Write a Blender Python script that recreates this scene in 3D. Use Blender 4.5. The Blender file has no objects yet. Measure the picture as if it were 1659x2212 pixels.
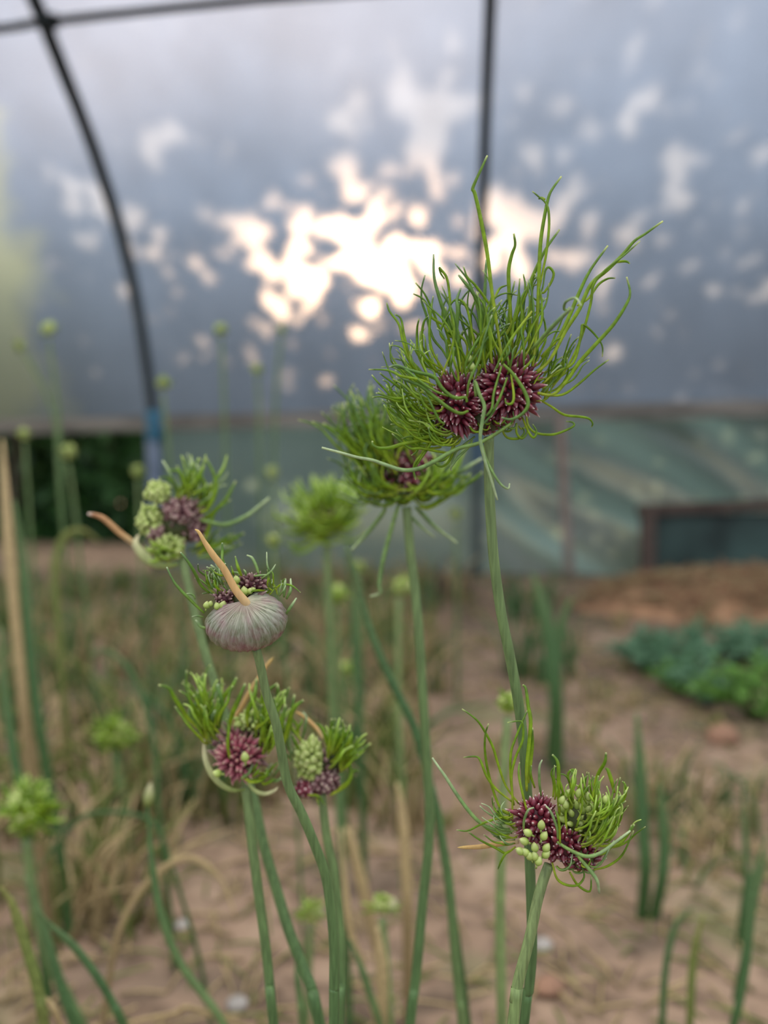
import bpy, math, random
import numpy as np
from mathutils import Vector, noise

SC = bpy.context.scene
COL = SC.collection
R = random.Random(7)

# ------------------------------------------------------------------ camera
W, H, F = 1659.0, 2212.0, 1850.0
CAM = Vector((0, 0, 0.60))
PITCH = math.atan((1106 - 950) / F)
FWD = Vector((0, math.cos(PITCH), -math.sin(PITCH)))
UP = Vector((0, math.sin(PITCH), math.cos(PITCH)))
RT = Vector((1, 0, 0))
cd = bpy.data.cameras.new('camera'); cam = bpy.data.objects.new('camera', cd); COL.objects.link(cam)
cam.location = CAM; cam.rotation_euler = (math.pi / 2 - PITCH, 0, 0)
cd.sensor_fit = 'VERTICAL'; cd.sensor_height = 36; cd.sensor_width = 36
cd.lens = 36 * F / H
cd.clip_start = 0.02; cd.clip_end = 100
cd.dof.use_dof = True; cd.dof.focus_distance = 0.352; cd.dof.aperture_fstop = 4.3
SC.camera = cam

def P(px, py, d):
    return CAM + d * (FWD + RT * ((px - W / 2) / F) + UP * ((H / 2 - py) / F))

def pix_dir(px, py):
    return (FWD + RT * ((px - W / 2) / F) + UP * ((H / 2 - py) / F)).normalized()

# ------------------------------------------------------------------ world, sun, exposure
SUN_DIR = pix_dir(850, 500)                   # towards the low sun behind the trees
GLOW_DIR = pix_dir(560, -150)
GLOW2_DIR = pix_dir(-60, 0)
w = bpy.data.worlds.new('sky'); SC.world = w; w.use_nodes = True
nt = w.node_tree; N = nt.nodes; L = nt.links; N.clear()
tc = N.new('ShaderNodeTexCoord')
sep = N.new('ShaderNodeSeparateXYZ'); L.new(tc.outputs['Generated'], sep.inputs[0])
rp = N.new('ShaderNodeValToRGB'); L.new(sep.outputs['Z'], rp.inputs[0])
els = rp.color_ramp.elements
els[0].position = 0.0; els[0].color = (0.30, 0.36, 0.42, 1)
els[1].position = 1.0; els[1].color = (1.55, 1.50, 1.45, 1)
e = els.new(0.22); e.color = (0.44, 0.50, 0.62, 1)
e = els.new(0.5); e.color = (0.95, 0.96, 0.98, 1)
def glow(direction, power, colr, strength, prev):
    dot = N.new('ShaderNodeVectorMath'); dot.operation = 'DOT_PRODUCT'
    L.new(tc.outputs['Generated'], dot.inputs[0]); dot.inputs[1].default_value = direction
    mx = N.new('ShaderNodeMath'); mx.operation = 'MAXIMUM'; L.new(dot.outputs['Value'], mx.inputs[0]); mx.inputs[1].default_value = 0
    pw = N.new('ShaderNodeMath'); pw.operation = 'POWER'; L.new(mx.outputs[0], pw.inputs[0]); pw.inputs[1].default_value = power
    ml = N.new('ShaderNodeMath'); ml.operation = 'MULTIPLY'; L.new(pw.outputs[0], ml.inputs[0]); ml.inputs[1].default_value = strength
    mix = N.new('ShaderNodeMix'); mix.data_type = 'RGBA'; mix.blend_type = 'ADD'; mix.inputs[0].default_value = 1
    sc = N.new('ShaderNodeVectorMath'); sc.operation = 'SCALE'; sc.inputs[0].default_value = colr; L.new(ml.outputs[0], sc.inputs['Scale'])
    L.new(prev, mix.inputs[6]); L.new(sc.outputs[0], mix.inputs[7])
    return mix.outputs[2]
s = glow(GLOW_DIR, 26, (1.0, 0.82, 0.72), 14, rp.outputs[0])
s = glow(GLOW2_DIR, 60, (1.0, 0.96, 0.9), 0.25, s)
s = glow(SUN_DIR, 60, (1.0, 0.80, 0.66), .3, s)
bg = N.new('ShaderNodeBackground'); L.new(s, bg.inputs[0]); bg.inputs[1].default_value = 0.85
wo = N.new('ShaderNodeOutputWorld'); L.new(bg.outputs[0], wo.inputs[0])

sl = bpy.data.lights.new('low_sun', 'SUN'); sl.energy = 5.4; sl.angle = math.radians(0.9); sl.color = (1.0, 0.64, 0.38)
so = bpy.data.objects.new('low_sun', sl); COL.objects.link(so)
so.rotation_euler = (-SUN_DIR).to_track_quat('-Z', 'Y').to_euler(); so.location = SUN_DIR * 20

SC.view_settings.view_transform = 'Standard'; SC.view_settings.look = 'None'
SC.view_settings.gamma = 1; SC.view_settings.use_curve_mapping = False
SC.view_settings.exposure = 1.05
SC.cycles.use_denoising = True
SC.cycles.max_bounces = 8; SC.cycles.transparent_max_bounces = 12
SC.cycles.sample_clamp_indirect = 4

# ------------------------------------------------------------------ helpers
def tag(o, label=None, cat=None, group=None, kind=None):
    if label: o['label'] = label
    if cat: o['category'] = cat
    if group: o['group'] = group
    if kind: o['kind'] = kind
    return o

def empty(name, loc, label, cat, group=None):
    o = bpy.data.objects.new(name, None); COL.objects.link(o); o.location = loc
    o.empty_display_size = 0.02
    return tag(o, label, cat, group)

class MB:
    def __init__(s): s.v = []; s.f = []; s.t = []; s.m = []
    def add(s, vs, fs, ts, mi=0):
        b = len(s.v); s.v += vs; s.t += ts
        s.f += [tuple(i + b for i in f) for f in fs]; s.m += [mi] * len(fs)
    def build(s, name, mats, parent=None, smooth=True):
        me = bpy.data.meshes.new(name)
        org = parent_origin(parent)
        me.from_pydata([tuple(Vector(v) - org) for v in s.v], [], s.f)
        if not isinstance(mats, (list, tuple)): mats = [mats]
        for m in mats: me.materials.append(m)
        me.polygons.foreach_set('material_index', s.m)
        me.polygons.foreach_set('use_smooth', [smooth] * len(s.f))
        at = me.attributes.new('t', 'FLOAT', 'POINT'); at.data.foreach_set('value', s.t)
        me.update()
        o = bpy.data.objects.new(name, me); COL.objects.link(o)
        if parent is not None: o.parent = parent
        return o

def parent_origin(p):
    v = Vector((0, 0, 0))
    while p is not None:
        v = v + p.location; p = p.parent
    return v

def smooth_path(pts, sub=4):
    pts = [Vector(p) for p in pts]
    if len(pts) < 3: return pts
    out = []
    n = len(pts)
    for i in range(n - 1):
        p0 = pts[i - 1] if i else pts[0] * 2 - pts[1]
        p1, p2 = pts[i], pts[i + 1]
        p3 = pts[i + 2] if i + 2 < n else pts[-1] * 2 - pts[-2]
        for k in range(sub):
            t = k / sub
            out.append(0.5 * ((2 * p1) + (-p0 + p2) * t + (2 * p0 - 5 * p1 + 4 * p2 - p3) * t * t + (-p0 + 3 * p1 - 3 * p2 + p3) * t ** 3))
    out.append(pts[-1])
    return out

def tube(mb, pts, rad, sides=6, sub=4, flat=1.0, mi=0, t0=0.0, t1=1.0, cap=True):
    """rad(t) -> radius in metres; swept along a smoothed path"""
    ps = smooth_path(pts, sub)
    n = len(ps)
    vs, fs, ts = [], [], []
    tan = (ps[1] - ps[0]).normalized()
    ref = Vector((0, 1, 0)) if abs(tan.y) < 0.9 else Vector((1, 0, 0))
    u = tan.cross(ref).normalized()
    for i, p in enumerate(ps):
        a = ps[max(0, i - 1)]; b = ps[min(n - 1, i + 1)]
        tn = (b - a)
        tn = tn.normalized() if tn.length > 1e-9 else tan
        u = (u - tn * u.dot(tn))
        u = u.normalized() if u.length > 1e-6 else tn.orthogonal().normalized()
        v = tn.cross(u)
        t = i / (n - 1); r = rad(t)
        for k in range(sides):
            an = 2 * math.pi * k / sides
            vs.append(p + u * math.cos(an) * r + v * math.sin(an) * r * flat); ts.append(t0 + (t1 - t0) * t)
    for i in range(n - 1):
        for k in range(sides):
            k2 = (k + 1) % sides
            fs.append((i * sides + k, i * sides + k2, (i + 1) * sides + k2, (i + 1) * sides + k))
    if cap:
        fs.append(tuple(range(sides - 1, -1, -1))); fs.append(tuple((n - 1) * sides + k for k in range(sides)))
    mb.add(vs, fs, ts, mi)

def drop(mb, p, d, L_, r, sides=7, tipw=0.15, mi=0, tip_mi=None, bend=None):
    """pointed bulbil growing from p along d"""
    d = d.normalized(); u = d.orthogonal().normalized(); v = d.cross(u)
    prof = [(0, .35), (.12, .72), (.32, 1.0), (.55, .92), (.75, .62), (.9, .3), (1.0, .06)]
    vs, ts, fs = [], [], []
    for (a, b) in prof:
        c = p + d * (a * L_) + (bend * (a * a * L_) if bend else Vector())
        for k in range(sides):
            an = 2 * math.pi * k / sides
            vs.append(c + (u * math.cos(an) + v * math.sin(an)) * (r * b)); ts.append(a)
    m = len(prof)
    for i in range(m - 1):
        for k in range(sides):
            k2 = (k + 1) % sides
            fs.append((i * sides + k, i * sides + k2, (i + 1) * sides + k2, (i + 1) * sides + k))
    fs.append(tuple((m - 1) * sides + k for k in range(sides)))
    mb.add(vs, fs, ts, mi)

def box(mb, c, ax, ay, az, t=0.5):
    c = Vector(c); vs = []
    for sx in (-1, 1):
        for sy in (-1, 1):
            for sz in (-1, 1): vs.append(c + ax * sx + ay * sy + az * sz)
    fs = [(0, 1, 3, 2), (4, 6, 7, 5), (0, 4, 5, 1), (2, 3, 7, 6), (0, 2, 6, 4), (1, 5, 7, 3)]
    mb.add(vs, fs, [t] * 8)

# ------------------------------------------------------------------ materials
def new_mat(name):
    m = bpy.data.materials.new(name); m.use_nodes = True; m.node_tree.nodes.clear()
    return m, m.node_tree.nodes, m.node_tree.links

def ramp(Nn, stops):
    r = Nn.new('ShaderNodeValToRGB'); el = r.color_ramp.elements
    el[0].position = stops[0][0]; el[0].color = (*stops[0][1], 1)
    el[1].position = stops[-1][0]; el[1].color = (*stops[-1][1], 1)
    for p, c in stops[1:-1]:
        x = el.new(p); x.color = (*c, 1)
    return r

def plant_mat(name, stops, rough=0.45, transl=0.3, tcol=None, noise_amt=0.25, nscale=(300, 300, 300), bump=0.0, sheen=0.0, spec=0.28):
    """colour follows the attribute t from the base of a part to its tip, broken up by fine noise"""
    m, Nn, Ll = new_mat(name)
    at = Nn.new('ShaderNodeAttribute'); at.attribute_name = 't'
    r = ramp(Nn, stops); Ll.new(at.outputs['Fac'], r.inputs[0])
    tx = Nn.new('ShaderNodeTexCoord'); mp = Nn.new('ShaderNodeMapping'); mp.inputs['Scale'].default_value = nscale
    Ll.new(tx.outputs['Object'], mp.inputs[0])
    no = Nn.new('ShaderNodeTexNoise'); no.inputs['Scale'].default_value = 1; no.inputs['Detail'].default_value = 3
    Ll.new(mp.outputs[0], no.inputs['Vector'])
    mr = Nn.new('ShaderNodeMapRange'); mr.inputs[1].default_value = 0.3; mr.inputs[2].default_value = 0.7
    mr.inputs[3].default_value = 1 - noise_amt; mr.inputs[4].default_value = 1 + noise_amt
    Ll.new(no.outputs[0], mr.inputs[0])
    vm = Nn.new('ShaderNodeVectorMath'); vm.operation = 'SCALE'; Ll.new(r.outputs[0], vm.inputs[0]); Ll.new(mr.outputs[0], vm.inputs['Scale'])
    pb = Nn.new('ShaderNodeBsdfPrincipled'); Ll.new(vm.outputs[0], pb.inputs['Base Color'])
    pb.inputs['Roughness'].default_value = rough; pb.inputs['Specular IOR Level'].default_value = spec
    if bump:
        bp = Nn.new('ShaderNodeBump'); bp.inputs['Strength'].default_value = bump; bp.inputs['Distance'].default_value = 0.0005
        Ll.new(no.outputs[0], bp.inputs['Height']); Ll.new(bp.outputs[0], pb.inputs['Normal'])
    out = Nn.new('ShaderNodeOutputMaterial')
    if transl > 0:
        tb = Nn.new('ShaderNodeBsdfTranslucent')
        v2 = Nn.new('ShaderNodeVectorMath'); v2.operation = 'MULTIPLY'; Ll.new(vm.outputs[0], v2.inputs[0])
        v2.inputs[1].default_value = tcol or (1.5, 1.5, 0.8)
        Ll.new(v2.outputs[0], tb.inputs[0])
        mx = Nn.new('ShaderNodeMixShader'); mx.inputs[0].default_value = transl
        Ll.new(pb.outputs[0], mx.inputs[1]); Ll.new(tb.outputs[0], mx.inputs[2]); Ll.new(mx.outputs[0], out.inputs[0])
    else:
        Ll.new(pb.outputs[0], out.inputs[0])
    return m

M = {}
M['sprout'] = plant_mat('sprout_green', [(0, (.40, .45, .05)), (.3, (.26, .37, .02)), (.7, (.155, .27, .018)), (.93, (.15, .25, .05)), (1, (.5, .52, .28))], transl=.42, tcol=(1.5, 1.6, .6), rough=.38)
M['sprout_dark'] = plant_mat('sprout_deep_green', [(0, (.15, .26, .025)), (.6, (.10, .20, .025)), (.95, (.12, .21, .07)), (1, (.38, .44, .26))], transl=.2, rough=.36)
M['sprout_blue'] = plant_mat('sprout_bluish_green', [(0, (.20, .31, .07)), (.5, (.17, .28, .09)), (1, (.40, .48, .28))], transl=.2, rough=.4)
M['sprout_bright'] = plant_mat('sprout_fresh_green', [(0, (.30, .36, .06)), (.5, (.27, .42, .03)), (1, (.50, .60, .22))], transl=.4, tcol=(1.4, 1.5, .5), rough=.4)
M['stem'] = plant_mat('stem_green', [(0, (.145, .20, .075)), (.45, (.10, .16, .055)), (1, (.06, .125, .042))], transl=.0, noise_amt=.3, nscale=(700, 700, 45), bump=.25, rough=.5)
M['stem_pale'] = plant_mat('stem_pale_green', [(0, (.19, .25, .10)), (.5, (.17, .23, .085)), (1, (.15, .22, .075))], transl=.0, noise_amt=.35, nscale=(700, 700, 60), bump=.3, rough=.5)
M['purple'] = plant_mat('bulbil_purple', [(0, (.03, .006, .006)), (.3, (.09, .008, .016)), (.65, (.17, .018, .036)), (.84, (.24, .05, .07)), (.92, (.42, .26, .25)), (1, (.85, .82, .76))], transl=.12, tcol=(1.5, .7, .9), rough=.28, spec=.6, noise_amt=.35, nscale=(500, 500, 500))
M['pink'] = plant_mat('bulbil_pink', [(0, (.12, .03, .02)), (.5, (.36, .08, .12)), (.85, (.46, .22, .22)), (1, (.55, .52, .30))], transl=.15, tcol=(1.5, .8, .9), rough=.35, noise_amt=.35)
M['mauve'] = plant_mat('bulbil_mauve', [(0, (.09, .07, .03)), (.5, (.17, .07, .08)), (.9, (.33, .22, .20)), (1, (.55, .5, .36))], transl=.12, tcol=(1.4, .8, .9), rough=.4, noise_amt=.35)
M['bud'] = plant_mat('bulbil_pale_green', [(0, (.22, .32, .05)), (.5, (.42, .52, .14)), (.85, (.56, .64, .26)), (1, (.40, .40, .16))], transl=.25, rough=.35, noise_amt=.15)
M['core'] = plant_mat('head_core', [(0, (.05, .06, .015)), (1, (.05, .06, .015))], transl=0)
M['core_purple'] = plant_mat('head_core_purple', [(0, (.05, .008, .014)), (1, (.05, .008, .014))], transl=0)
M['beak'] = plant_mat('spathe_beak_tan', [(0, (.62, .47, .26)), (.3, (.60, .38, .16)), (.8, (.55, .36, .14)), (1, (.6, .42, .14))], transl=.15, tcol=(1.1, 1, .8), nscale=(500, 500, 60), noise_amt=.12, spec=.15)
M['beak_dark'] = plant_mat('spathe_beak_brown', [(0, (.55, .48, .25)), (.4, (.42, .24, .10)), (.85, (.30, .14, .06)), (1, (.6, .5, .42))], transl=.1, tcol=(1.1, 1, .8), noise_amt=.2)
M['dry'] = plant_mat('dry_straw', [(0, (.24, .18, .09)), (.5, (.42, .32, .16)), (1, (.52, .40, .21))], transl=.2, tcol=(1.1, 1, .8))
M['leaf'] = plant_mat('leaf_blue_green', [(0, (.07, .14, .045)), (.6, (.085, .17, .065)), (1, (.15, .22, .09))], transl=.3, tcol=(1.2, 1.4, .8))
M['leaf_olive'] = plant_mat('leaf_olive', [(0, (.15, .16, .05)), (.6, (.18, .23, .06)), (1, (.26, .26, .08))], transl=.3, tcol=(1.2, 1.3, .7))
M['herb'] = plant_mat('herb_blue_green', [(0, (.05, .12, .06)), (1, (.13, .26, .15))], transl=.25, tcol=(1.1, 1.4, .9))
M['herb_green'] = plant_mat('herb_green', [(0, (.05, .12, .02)), (1, (.14, .30, .05))], transl=.3)
M['tree_leaf'] = plant_mat('tree_leaf', [(0, (.025, .06, .02)), (1, (.045, .10, .03))], transl=.12, noise_amt=.1, nscale=(2, 2, 2))
M['hedge'] = plant_mat('hedge_leaf', [(0, (.012, .05, .012)), (1, (.04, .12, .03))], transl=.15, noise_amt=.3, nscale=(3, 3, 3))
M['yellow_leaf'] = plant_mat('yellow_green_leaf', [(0, (.25, .30, .06)), (1, (.5, .52, .12))], transl=.45)
M['bark'] = plant_mat('bark', [(0, (.07, .05, .035)), (1, (.07, .05, .035))], transl=0)
M['metal'] = plant_mat('hoop_steel', [(0, (.07, .085, .09)), (.3, (.04, .05, .05)), (.6, (.010, .014, .012)), (1, (.008, .011, .009))], transl=0, rough=.55, noise_amt=.2, nscale=(20, 20, 20))  # lower end paler than the top: reflected light put into the steel's colour
M['purlin'] = plant_mat('purlin_steel', [(0, (.008, .012, .011)), (1, (.008, .012, .011))], transl=0, rough=.55, noise_amt=.2, nscale=(20, 20, 20))
M['blue_pipe'] = plant_mat('blue_pipe', [(0, (.02, .07, .16)), (1, (.03, .08, .17))], transl=0, rough=.4, nscale=(9, 9, 9))
M['blue_tape'] = plant_mat('blue_tape', [(0, (.05, .16, .24)), (1, (.05, .16, .24))], transl=0, rough=.4, nscale=(9, 9, 9))
M['grey_pipe'] = plant_mat('grey_pipe', [(0, (.16, .21, .30)), (1, (.19, .23, .30))], transl=0, rough=.45, nscale=(9, 9, 9))
M['wood'] = plant_mat('weathered_wood', [(0, (.17, .155, .13)), (1, (.24, .215, .185))], transl=0, rough=.8, noise_amt=.45, nscale=(4, 30, 30), bump=.4)
M['wood_dark'] = plant_mat('dark_wood', [(0, (.07, .05, .04)), (1, (.10, .07, .055))], transl=0, rough=.8, noise_amt=.4, nscale=(20, 20, 20), bump=.4)
M['stake'] = plant_mat('pale_stake', [(0, (.25, .22, .19)), (1, (.25, .18, .15))], transl=0, rough=.8, noise_amt=.3, nscale=(20, 20, 20))
M['stone'] = plant_mat('pale_stone', [(0, (.30, .28, .26)), (1, (.36, .33, .30))], transl=0, rough=.8, nscale=(40, 40, 40))
M['clay'] = plant_mat('clay_clod', [(0, (.26, .15, .10)), (1, (.30, .17, .11))], transl=0, rough=.9, nscale=(30, 30, 30))

def spathe_mat():
    m, Nn, Ll = new_mat('papery_spathe')
    a = Nn.new('ShaderNodeAttribute'); a.attribute_name = 't'
    b = Nn.new('ShaderNodeAttribute'); b.attribute_name = 'ang'
    cx = Nn.new('ShaderNodeCombineXYZ')
    m1 = Nn.new('ShaderNodeMath'); m1.operation = 'MULTIPLY'; m1.inputs[1].default_value = 9; Ll.new(b.outputs['Fac'], m1.inputs[0])
    m2 = Nn.new('ShaderNodeMath'); m2.operation = 'MULTIPLY'; m2.inputs[1].default_value = 3.2; Ll.new(a.outputs['Fac'], m2.inputs[0])
    Ll.new(m1.outputs[0], cx.inputs[0]); Ll.new(m2.outputs[0], cx.inputs[1])
    n1 = Nn.new('ShaderNodeTexNoise'); n1.inputs['Scale'].default_value = 1.0; n1.inputs['Detail'].default_value = 5; n1.inputs['Roughness'].default_value = .65
    n1.inputs['Distortion'].default_value = 1.4
    Ll.new(cx.outputs[0], n1.inputs['Vector'])
    r1 = ramp(Nn, [(.36, (.0, .0, .0)), (.62, (1, 1, 1))]); Ll.new(n1.outputs[0], r1.inputs[0])
    # membrane colour: pale and dense at the gather, thin mauve and green towards the belly
    n2 = Nn.new('ShaderNodeTexNoise'); n2.inputs['Scale'].default_value = 110
    tx = Nn.new('ShaderNodeTexCoord'); Ll.new(tx.outputs['Object'], n2.inputs['Vector'])
    r2 = ramp(Nn, [(.40, (.26, .09, .12)), (.60, (.15, .19, .08))]); Ll.new(n2.outputs[0], r2.inputs[0])
    r3 = ramp(Nn, [(0, (.62, .48, .27)), (.08, (.66, .62, .46)), (.5, (.62, .64, .56)), (1, (.50, .42, .30))]); Ll.new(a.outputs['Fac'], r3.inputs[0])
    den = ramp(Nn, [(0, (1, 1, 1)), (.2, (.8, .8, .8)), (.5, (.30, .30, .30)), (1, (.08, .08, .08))]); Ll.new(a.outputs['Fac'], den.inputs[0])
    mm = Nn.new('ShaderNodeMath'); mm.operation = 'MULTIPLY_ADD'; Ll.new(r1.outputs[0], mm.inputs[0]); mm.inputs[1].default_value = .50; 
    md = Nn.new('ShaderNodeMath'); md.operation = 'MULTIPLY'; md.inputs[1].default_value = .36; Ll.new(den.outputs[0], md.inputs[0]); Ll.new(md.outputs[0], mm.inputs[2])
    mx = Nn.new('ShaderNodeMix'); mx.data_type = 'RGBA'; Ll.new(mm.outputs[0], mx.inputs[0]); Ll.new(r2.outputs[0], mx.inputs[6]); Ll.new(r3.outputs[0], mx.inputs[7])
    pb = Nn.new('ShaderNodeBsdfPrincipled'); Ll.new(mx.outputs[2], pb.inputs['Base Color']); pb.inputs['Roughness'].default_value = .42
    bp = Nn.new('ShaderNodeBump'); bp.inputs['Strength'].default_value = .5; bp.inputs['Distance'].default_value = .0006
    Ll.new(n1.outputs[0], bp.inputs['Height']); Ll.new(bp.outputs[0], pb.inputs['Normal'])
    tb = Nn.new('ShaderNodeBsdfTranslucent'); Ll.new(mx.outputs[2], tb.inputs[0])
    ms = Nn.new('ShaderNodeMixShader'); ms.inputs[0].default_value = .25
    Ll.new(pb.outputs[0], ms.inputs[1]); Ll.new(tb.outputs[0], ms.inputs[2])
    out = Nn.new('ShaderNodeOutputMaterial'); Ll.new(ms.outputs[0], out.inputs[0])
    return m
M['spathe'] = spathe_mat()
M['spathe_pale'] = plant_mat('spathe_cream', [(0, (.22, .30, .06)), (.5, (.42, .46, .20)), (1, (.62, .56, .36))], transl=.3, tcol=(1, 1, .8), noise_amt=.15, nscale=(400, 400, 100))

def film_mat(name, refr, tint, rough=.32, trans_col=(.5, .55, .58), diffuse=.08):
    """hazy polythene: part of the light is scattered, part passes with a spread"""
    m, Nn, Ll = new_mat(name)
    tx = Nn.new('ShaderNodeTexCoord'); mp = Nn.new('ShaderNodeMapping'); mp.inputs['Scale'].default_value = (3.0, 3.0, .8)
    Ll.new(tx.outputs['Object'], mp.inputs[0])
    no = Nn.new('ShaderNodeTexNoise'); no.inputs['Scale'].default_value = 1.6; no.inputs['Detail'].default_value = 4; Ll.new(mp.outputs[0], no.inputs['Vector'])
    r = ramp(Nn, [(.3, tuple(c * .88 for c in trans_col)), (.7, tuple(min(1, c * 1.12) for c in trans_col))]); Ll.new(no.outputs[0], r.inputs[0])
    sp = Nn.new('ShaderNodeSeparateXYZ'); Ll.new(tx.outputs['Object'], sp.inputs[0])
    n5 = Nn.new('ShaderNodeTexNoise'); n5.inputs['Scale'].default_value = 2.2; n5.inputs['Detail'].default_value = 3; Ll.new(tx.outputs['Object'], n5.inputs['Vector'])
    ad = Nn.new('ShaderNodeMath'); ad.operation = 'MULTIPLY_ADD'; Ll.new(n5.outputs[0], ad.inputs[0]); ad.inputs[1].default_value = .9; Ll.new(sp.outputs['X'], ad.inputs[2])
    mg = Nn.new('ShaderNodeMapRange'); mg.inputs[1].default_value = -1.14; mg.inputs[2].default_value = -.94; mg.inputs[3].default_value = .5; mg.inputs[4].default_value = 0
    Ll.new(ad.outputs[0], mg.inputs[0])
    al = Nn.new('ShaderNodeMix'); al.data_type = 'RGBA'; Ll.new(mg.outputs[0], al.inputs[0]); Ll.new(r.outputs[0], al.inputs[6]); al.inputs[7].default_value = (.40, .42, .20, 1)
    tb = Nn.new('ShaderNodeBsdfTranslucent'); Ll.new(al.outputs[2], tb.inputs[0])
    rf = Nn.new('ShaderNodeBsdfRefraction'); rf.inputs['Color'].default_value = (*tint, 1); rf.inputs['IOR'].default_value = 1.25; rf.inputs['Roughness'].default_value = rough
    df = Nn.new('ShaderNodeBsdfDiffuse'); df.inputs[0].default_value = (.35, .42, .44, 1)
    gl = Nn.new('ShaderNodeBsdfGlossy'); gl.inputs['Roughness'].default_value = .3; gl.inputs[0].default_value = (.8, .85, .9, 1)
    a = Nn.new('ShaderNodeMixShader'); a.inputs[0].default_value = refr; Ll.new(tb.outputs[0], a.inputs[1]); Ll.new(rf.outputs[0], a.inputs[2])
    b = Nn.new('ShaderNodeMixShader'); b.inputs[0].default_value = diffuse; Ll.new(a.outputs[0], b.inputs[1]); Ll.new(df.outputs[0], b.inputs[2])
    c = Nn.new('ShaderNodeMixShader'); c.inputs[0].default_value = .04; Ll.new(b.outputs[0], c.inputs[1]); Ll.new(gl.outputs[0], c.inputs[2])
    out = Nn.new('ShaderNodeOutputMaterial'); Ll.new(c.outputs[0], out.inputs[0])
    return m
M['film'] = film_mat('hazy_polythene', .020, (1, .96, .95), rough=.75, trans_col=(.138, .180, .245))
M['film_skirt'] = film_mat('skirt_polythene', .2, (.60, .85, .78), rough=.4, trans_col=(.15, .235, .215), diffuse=.12)

def soil_mat():
    m, Nn, Ll = new_mat('dry_soil')
    tx = Nn.new('ShaderNodeTexCoord')
    n1 = Nn.new('ShaderNodeTexNoise'); n1.inputs['Scale'].default_value = 5; n1.inputs['Detail'].default_value = 6; Ll.new(tx.outputs['Object'], n1.inputs['Vector'])
    r1 = ramp(Nn, [(.32, (.13, .10, .075)), (.5, (.27, .185, .13)), (.68, (.36, .26, .185))]); Ll.new(n1.outputs[0], r1.inputs[0])
    n2 = Nn.new('ShaderNodeTexNoise'); n2.inputs['Scale'].default_value = 28; n2.inputs['Detail'].default_value = 4; Ll.new(tx.outputs['Object'], n2.inputs['Vector'])
    r2 = ramp(Nn, [(.35, (.45, .45, .45)), (.55, (1, 1, 1)), (.72, (1.0, 1.0, 1.0))]); Ll.new(n2.outputs[0], r2.inputs[0])
    mx = Nn.new('ShaderNodeMix'); mx.data_type = 'RGBA'; mx.blend_type = 'MULTIPLY'; mx.inputs[0].default_value = .8
    Ll.new(r1.outputs[0], mx.inputs[6]); Ll.new(r2.outputs[0], mx.inputs[7])
    n3 = Nn.new('ShaderNodeTexNoise'); n3.inputs['Scale'].default_value = 3.1; n3.inputs['Detail'].default_value = 3; Ll.new(tx.outputs['Object'], n3.inputs['Vector'])
    r3 = ramp(Nn, [(.56, (0, 0, 0)), (.66, (1, 1, 1))]); Ll.new(n3.outputs[0], r3.inputs[0])
    m3 = Nn.new('ShaderNodeMix'); m3.data_type = 'RGBA'; m3.inputs[7].default_value = (.16, .17, .08, 1)
    f3 = Nn.new('ShaderNodeMath'); f3.operation = 'MULTIPLY'; f3.inputs[1].default_value = .6; Ll.new(r3.outputs[0], f3.inputs[0])
    Ll.new(f3.outputs[0], m3.inputs[0]); Ll.new(mx.outputs[2], m3.inputs[6])
    pb = Nn.new('ShaderNodeBsdfPrincipled'); Ll.new(m3.outputs[2], pb.inputs['Base Color']); pb.inputs['Roughness'].default_value = .95; pb.inputs['Specular IOR Level'].default_value = .1
    bp = Nn.new('ShaderNodeBump'); bp.inputs['Strength'].default_value = .6; bp.inputs['Distance'].default_value = .01; Ll.new(n2.outputs[0], bp.inputs['Height']); Ll.new(bp.outputs[0], pb.inputs['Normal'])
    out = Nn.new('ShaderNodeOutputMaterial'); Ll.new(pb.outputs[0], out.inputs[0])
    return m
M['soil'] = soil_mat()

# ------------------------------------------------------------------ ground
def gz(x, y):
    return 0.012 * noise.noise(Vector((x * 5, y * 5, 0))) + 0.02 * noise.noise(Vector((x * 1.3, y * 1.3, 3)))
mb = MB(); nx, ny = 120, 170
xs = [-7 + 14 * i / nx for i in range(nx + 1)]; ys = [-1.0 + 11 * j / ny for j in range(ny + 1)]
vs = [Vector((x, y, gz(x, y))) for y in ys for x in xs]
fs = [(j * (nx + 1) + i, j * (nx + 1) + i + 1, (j + 1) * (nx + 1) + i + 1, (j + 1) * (nx + 1) + i) for j in range(ny) for i in range(nx)]
mb.add(vs, fs, [0.5] * len(vs))
tag(mb.build('floor', M['soil']), 'dry brown soil floor of the polytunnel', kind='structure')

# ------------------------------------------------------------------ tunnel wall
YAW = math.atan(150 / F)
TN = Vector((math.sin(YAW), math.cos(YAW), 0))       # wall normal, away from the camera
TT = Vector((math.cos(YAW), -math.sin(YAW), 0))      # along the wall, to the right
PROF = [(0.0, 3.83), (.35, 3.82), (.70, 3.80), (1.0, 3.71), (1.19, 3.63), (1.34, 3.54), (1.47, 3.44), (1.68, 3.23), (1.85, 3.01), (2.02, 2.77), (2.18, 2.48), (2.32, 2.15), (2.42, 1.8)]
def dist_at(z):
    for (z0, d0), (z1, d1) in zip(PROF, PROF[1:]):
        if z <= z1: return d0 + (d1 - d0) * (z - z0) / (z1 - z0)
    return PROF[-1][1]
def WP(s, z, off=0.0):
    v = TT * s + TN * (dist_at(z) + off); return Vector((v.x, v.y, z))
def rail_z(s): return 0.695 + 0.022 * (s + 0.4)

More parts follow.
